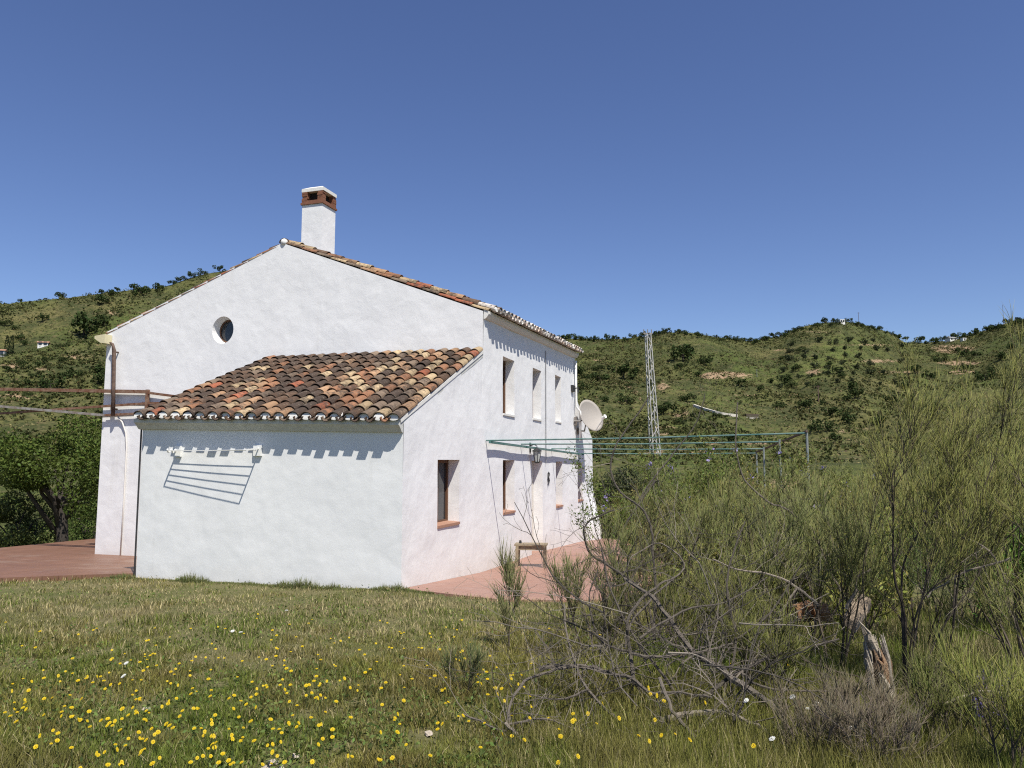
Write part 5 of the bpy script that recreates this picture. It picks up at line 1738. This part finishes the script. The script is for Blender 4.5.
def grass(n, pxr, Yr, hfun, wfun, colfun, name, seed, label, power=1.0, lean=.55):
    g = np.random.default_rng(seed)
    inv = g.random(n)
    Y = 1 / (1 / Yr[0] + (1 / Yr[1] - 1 / Yr[0]) * inv ** power)      # denser near the camera
    X = (g.uniform(pxr[0], pxr[1], n) - 512) / 769 * Y
    ok = free(X, Y); X, Y = X[ok], Y[ok]
    cl = fbm(X * 3.1, Y * 3.1, seed, 3)
    bare = np.zeros(len(X))
    for bx, by, br_ in BARE: bare = np.maximum(bare, np.exp(-((X - bx) ** 2 + ((Y - by) * .8) ** 2) / br_ ** 2))
    ok = (cl + g.normal(0, .12, len(X)) > .28) & (g.random(len(X)) > 1.1 * bare); X, Y = X[ok], Y[ok]
    n = len(X)
    Z = height(X, Y) - .01
    h = hfun(X, Y, g) * g.uniform(.45, 1.25, n)
    w = wfun(X, Y) * g.uniform(.6, 1.3, n)
    a = g.uniform(0, 6.28, n); a2 = a + g.normal(0, .9, n)
    le = h * lean * g.uniform(.2, 1.5, n)
    P = np.column_stack([X, Y, Z]); s = np.column_stack([np.cos(a), np.sin(a), np.zeros(n)]) * (w / 2)[:, None]
    ld = np.column_stack([-np.sin(a2), np.cos(a2), np.zeros(n)]) * le[:, None]; up = np.array([0, 0, 1.0]) * h[:, None]
    mid = P + up * .6 + ld * .35
    V = np.stack([P - s, P + s, mid + s * .75, mid - s * .75, P + up + ld], 1).reshape(-1, 3)
    o = (np.arange(n) * 5)[:, None]
    c = colfun(X, Y, g)
    me = np_mesh(name, V, [o + np.array([[0, 1, 2, 3]]), o + np.array([[3, 2, 4]])], np.repeat(c, 5, 0))
    return tag(link(name, me, M["grass"]), label, "grass", kind="stuff")


BARE = [((px - 512) / 769 * Y, Y, r) for px, Y, r in ((286, 4.55, .22), (300, 4.25, .25), (430, 5.1, .14), (40, 4.2, .2), (160, 5.7, .15), (345, 4.9, .15), (120, 7.5, .2), (225, 6.3, .18))]


def thick_field(X, Y):
    return sstep(-.6, 2.2, X + 0.25 * (8 - Y)) * (1 - sstep(10.0, 11.5, Y - X * .2))


def gcol(X, Y, g):
    n = len(X)
    p = fbm(X * .55, Y * .55, 91, 4) + .10 * (g.random(n) - .5)
    q = fbm(X * 1.8 + 40, Y * 1.8, 92, 3)
    t = sstep(.38, .62, p)[:, None]; u = sstep(.45, .66, q)[:, None]
    lush = thick_field(X, Y)[:, None]
    green, olive, straw, red = np.array([.130, .165, .032]), np.array([.200, .185, .050]), np.array([.40, .34, .18]), np.array([.19, .135, .06])
    c = green * (1 - t) + olive * t
    c = c * (1 - .45 * u) + red * .45 * u
    c = c * (1 - .25 * lush) + np.array([.13, .19, .035]) * .25 * lush
    sw = fbm(X * .8 + 7, Y * 3.2, 97, 3)
    dry = (g.random(n) < .10 + .5 * sstep(.5, .66, sw) * sstep(6.0, 9.0, Y) + .30 * sstep(6.5, 10.5, Y) * (1 - lush[:, 0]))[:, None]
    c = np.where(dry, straw * g.uniform(.7, 1.2, (n, 1)), c)
    return c * 1.06 * g.uniform(.55, 1.45, (n, 1))


def hshort(X, Y, g):
    base = .03 + .06 * fbm(X * .9, Y * .9, 95, 3)
    return base * (1 - .12 * sstep(6.5, 9.5, Y)) * (.55 + 1.0 * sstep(.3, .75, fbm(X * 3.5, Y * 3.5, 98, 2))) + .08 * thick_field(X, Y) * fbm(X * 1.3, Y * 1.3, 96, 3)


grass(590000, (-90, 1190), (3.2, 14.0), hshort, lambda X, Y: .0029 + .00048 * Y, gcol, "meadow_grass", 301, "short mixed green and straw meadow grass before the house")
grass(92000, (500, 1220), (3.4, 12.5), lambda X, Y, g: .07 + .14 * thick_field(X, Y), lambda X, Y: .0026 + .0003 * Y, gcol, "tall_grass", 302, "taller green grass around the bushes at the right", lean=.35)
# low broad-leaved weeds
g = np.random.default_rng(305)
n = 45000
Y = 1 / (1 / 3.3 + (1 / 13 - 1 / 3.3) * g.random(n)); X = (g.uniform(-60, 1090, n) - 512) / 769 * Y
ok = free(X, Y) & (fbm(X * 2.2, Y * 2.2, 306, 3) + g.normal(0, .06, n) > .5); X, Y = X[ok], Y[ok]; n = len(X)
P = np.column_stack([X, Y, height(X, Y) + g.uniform(.01, .07, n)])
V, F, C = leaf_quads(P, .032, g, np.array([.125, .165, .045]), .45, .5, up=.2)
tag(link("meadow_weeds", np_mesh("meadow_weeds", V, [F], C), M["grass"]), "low leafy weeds between the grass blades", "weeds", kind="stuff")
# taller weeds along the foot of the annex wall
n = 5200
lxx_ = g.uniform(-W - 1.2, .6, n); lyy_ = -np.abs(g.normal(0, .10, n)) - .02
XY = hw(lxx_, lyy_, lxx_ * 0); X, Y = XY[0], XY[1]
cl = fbm(lxx_ * 1.6, lxx_ * 0, 307, 3)
P = np.column_stack([X, Y, height(X, Y) - .01]); hh = (.03 + .26 * np.clip(cl - .47, 0, 1) * g.random(n) * 2)
V, Q, T, C = ribbons(P, g.normal(size=(n, 3)) * .35 + np.array([0, 0, 1.0]), hh, .008, g, (.12, .135, .05), .3, .35)
tag(link("wall_weeds", np_mesh("wall_weeds", V, [Q, T], C), M["grass"]), "ragged grass along the foot of the annex wall", "grass", kind="stuff")

# yellow meadow flowers, one object each
def flower_mesh(seed, petal, centre, r=.016, h=.13, np_=9):
    g = np.random.default_rng(seed); m = MB()
    m.tube([(0, 0, 0), (.008, .004, h * .6), (0, 0, h)], .0022, 4, (.10, .13, .04), cap=False)
    tilt = np.array([g.normal() * .25, -.35 + g.normal() * .2, 1.0]); tilt /= np.linalg.norm(tilt)
    s = np.cross(tilt, [0, 1.0, 0.1]); s /= np.linalg.norm(s); u = np.cross(tilt, s); c = np.array([0, 0, h])
    for ring, rr, lift in ((0, r, .1), (1, r * .68, .35)):
        for k in range(np_):
            a = 2 * math.pi * (k + ring * .5) / np_
            d = s * math.cos(a) + u * math.sin(a); e = -s * math.sin(a) + u * math.cos(a)
            w = rr * .34
            m.add([c + tilt * .002 * ring, c + d * rr * .6 + e * w + tilt * rr * lift * .6, c + d * rr + tilt * rr * lift, c + d * rr * .6 - e * w + tilt * rr * lift * .6], [(0, 1, 2, 3)], petal)
    m.lathe([(.001, 0), (r * .3, .002), (r * .22, r * .3), (.001, r * .36)], tuple(c), 7, centre)
    return m.mesh("flower", recalc=False)


YEL = [flower_mesh(k, (.62, .46, .012), (.55, .34, .01), r=q, h=hh) for k, (q, hh) in enumerate(((.0185, .12), (.0165, .14), (.02, .10), (.015, .16)))]
WHI = [flower_mesh(10 + k, (.7, .7, .66), (.6, .6, .5), r=.019, h=.16) for k in range(2)]
g = np.random.default_rng(500)
spots = []
while len(spots) < 455:
    px, py = g.uniform(5, 800), 614 + 152 * g.random() ** .95
    wgt = math.exp(-((px - 230) / 170) ** 2) + .9 * math.exp(-((px - 390) / 110) ** 2) + .22
    wgt *= (.3 + .7 * float(sstep(612, 650, py))) * (1 - .45 * float(sstep(715, 768, py)))
    if px > 500: wgt *= .55
    Y = float(np.interp(py, [600, 620, 650, 700, 768], [10.0, 8.4, 6.75, 5.25, 4.05]))
    X = (px - 512) / 769 * Y
    wgt *= .35 + 1.3 * float(sstep(.42, .6, fbm(np.array([X * 1.3]), np.array([Y * 1.3]), 501, 3))[0])
    if g.random() > wgt or not bool(free(np.array([X]), np.array([Y]))[0]): continue
    spots.append((X, Y, px))
spots.sort(key=lambda q: q[1])
V_, F_, C_ = [], [], []; off = 0
for X, Y, px in spots[285:]:                              # the farthest, smallest ones as one mass
    me = YEL[int(g.integers(0, 4))]; nv = len(me.vertices)
    co = np.empty(nv * 3, np.float32); me.vertices.foreach_get("co", co); co = co.reshape(-1, 3) * g.uniform(.55, .9) + np.array([X, Y, gz(X, Y)])
    cc = np.empty(nv * 4, np.float32); me.attributes["col"].data.foreach_get("color", cc)
    V_.append(co); C_.append(cc.reshape(-1, 4)[:, :3])
    F_ += [np.array(p.vertices)[None, :] + off for p in me.polygons if len(p.vertices) == 4]; off += nv
tag(link("yellow_flowers", np_mesh("yellow_flowers", np.vstack(V_), [np.concatenate(F_)], np.vstack(C_)), M["petal"]), "tiny yellow flowers farther back in the meadow", "flowers", kind="stuff")
for X, Y, px in spots[:285]:
    o = link("yellow_flower", YEL[int(g.integers(0, 4))], M["petal"])
    s = g.uniform(.5, .85); o.scale = (s, s, g.uniform(.8, 1.3) * (1.35 if px > 560 else 1.0)); o.rotation_euler = (0, 0, g.uniform(-.9, .9)); o.location = (X, Y, gz(X, Y))
    tag(o, "small yellow daisy-like flower standing in the meadow grass", "flower", "yellow meadow flowers")
for px, py, Y in ((783, 712, 5.2), (797, 715, 5.2), (806, 720, 5.1), (822, 735, 4.9), (812, 728, 5.0), (774, 733, 5.0), (738, 715, 5.1), (240, 634, 7.6), (248, 636, 7.5), (292, 612, 8.8), (138, 664, 6.3), (136, 687, 5.7), (590, 651, 6.6), (690, 672, 6.2), (762, 757, 4.5), (838, 742, 4.7)):
    X = (px - 512) / 769 * Y
    o = link("white_flower", WHI[int(g.integers(0, 2))], M["petal"]); o.location = (X, Y, gz(X, Y)); o.rotation_euler = (0, 0, g.uniform(-1, 1)); o.scale = (1.1, 1.1, g.uniform(1.0, 1.5))
    tag(o, "small white flower head in the grass", "flower", "white meadow flowers")
# pale stones in the bare patches of the meadow
for k, (px, py, Y) in enumerate(((283, 735, 4.6), (290, 742, 4.5), (305, 730, 4.7), (262, 752, 4.3), (300, 752, 4.3), (432, 706, 5.1), (44, 757, 4.2), (160, 690, 5.6), (276, 742, 4.5), (312, 748, 4.4), (294, 764, 4.1), (268, 760, 4.2), (320, 762, 4.1), (281, 750, 4.4))):
    X = (px - 512) / 769 * Y; bm = bmesh.new()
    bmesh.ops.create_icosphere(bm, subdivisions=2, radius=.024)
    for v in bm.verts: v.co = Vector((v.co.x * 1.4, v.co.y, v.co.z * .6)) * (1 + .35 * random.uniform(-1, 1))
    me = bpy.data.meshes.new("stone"); bm.to_mesh(me); bm.free()
    a = me.attributes.new("col", "FLOAT_COLOR", "POINT"); a.data.foreach_set("color", np.tile([.42, .36, .29, 1], len(me.vertices)).astype(np.float32))
    o = link("stone", me, M["stone"]); o.location = (X, Y, gz(X, Y) + .015); o.rotation_euler = (0, 0, k)
    tag(o, "pale stone lying in a bare patch of the meadow", "stone", "pale stones in the meadow")

# ------------------------------------------------------------------ light
sl = np.array([.43, -.42, 1.0])                       # towards the sun in the house frame (x, y, z)
sw = np.array([sl[0] * CT + sl[1] * ST, -sl[0] * ST + sl[1] * CT, sl[2]]); sw /= np.linalg.norm(sw)
sun = bpy.data.lights.new("sun", "SUN"); sun.energy = 4.6; sun.angle = R(.53); sun.color = (1.0, .95, .865)
so = bpy.data.objects.new("sun", sun); so.rotation_euler = Vector(sw).to_track_quat("Z", "Y").to_euler(); so.location = (0, -10, 30)
COL.objects.link(so)
world = bpy.data.worlds.new("World"); scene.world = world; world.use_nodes = True
nt = world.node_tree
sky = nt.nodes.new("ShaderNodeTexSky"); sky.sky_type = "NISHITA"; sky.sun_disc = False
sky.sun_elevation = math.asin(sw[2]); sky.sun_rotation = math.atan2(sw[0], sw[1])
sky.altitude = 900; sky.air_density = 1.0; sky.dust_density = 0.3; sky.ozone_density = 4.0
hs = nt.nodes.new("ShaderNodeHueSaturation"); hs.inputs["Saturation"].default_value = 1.07; hs.inputs["Hue"].default_value = 0.513; nt.links.new(sky.outputs[0], hs.inputs["Color"])
bg = nt.nodes["Background"]; nt.links.new(hs.outputs[0], bg.inputs["Color"]); bg.inputs["Strength"].default_value = .088
scene.view_settings.view_transform = "Standard"; scene.view_settings.look = "None"
scene.view_settings.exposure = 0.47; scene.view_settings.gamma = 1.0; scene.view_settings.use_curve_mapping = False
scene.cycles.max_bounces = 6; scene.cycles.diffuse_bounces = 3; scene.cycles.transparent_max_bounces = 4
scene.cycles.filter_width = 1.15; scene.cycles.use_denoising = False; scene.cycles.denoiser = 'OPENIMAGEDENOISE'; scene.cycles.denoising_input_passes = 'RGB_ALBEDO_NORMAL'
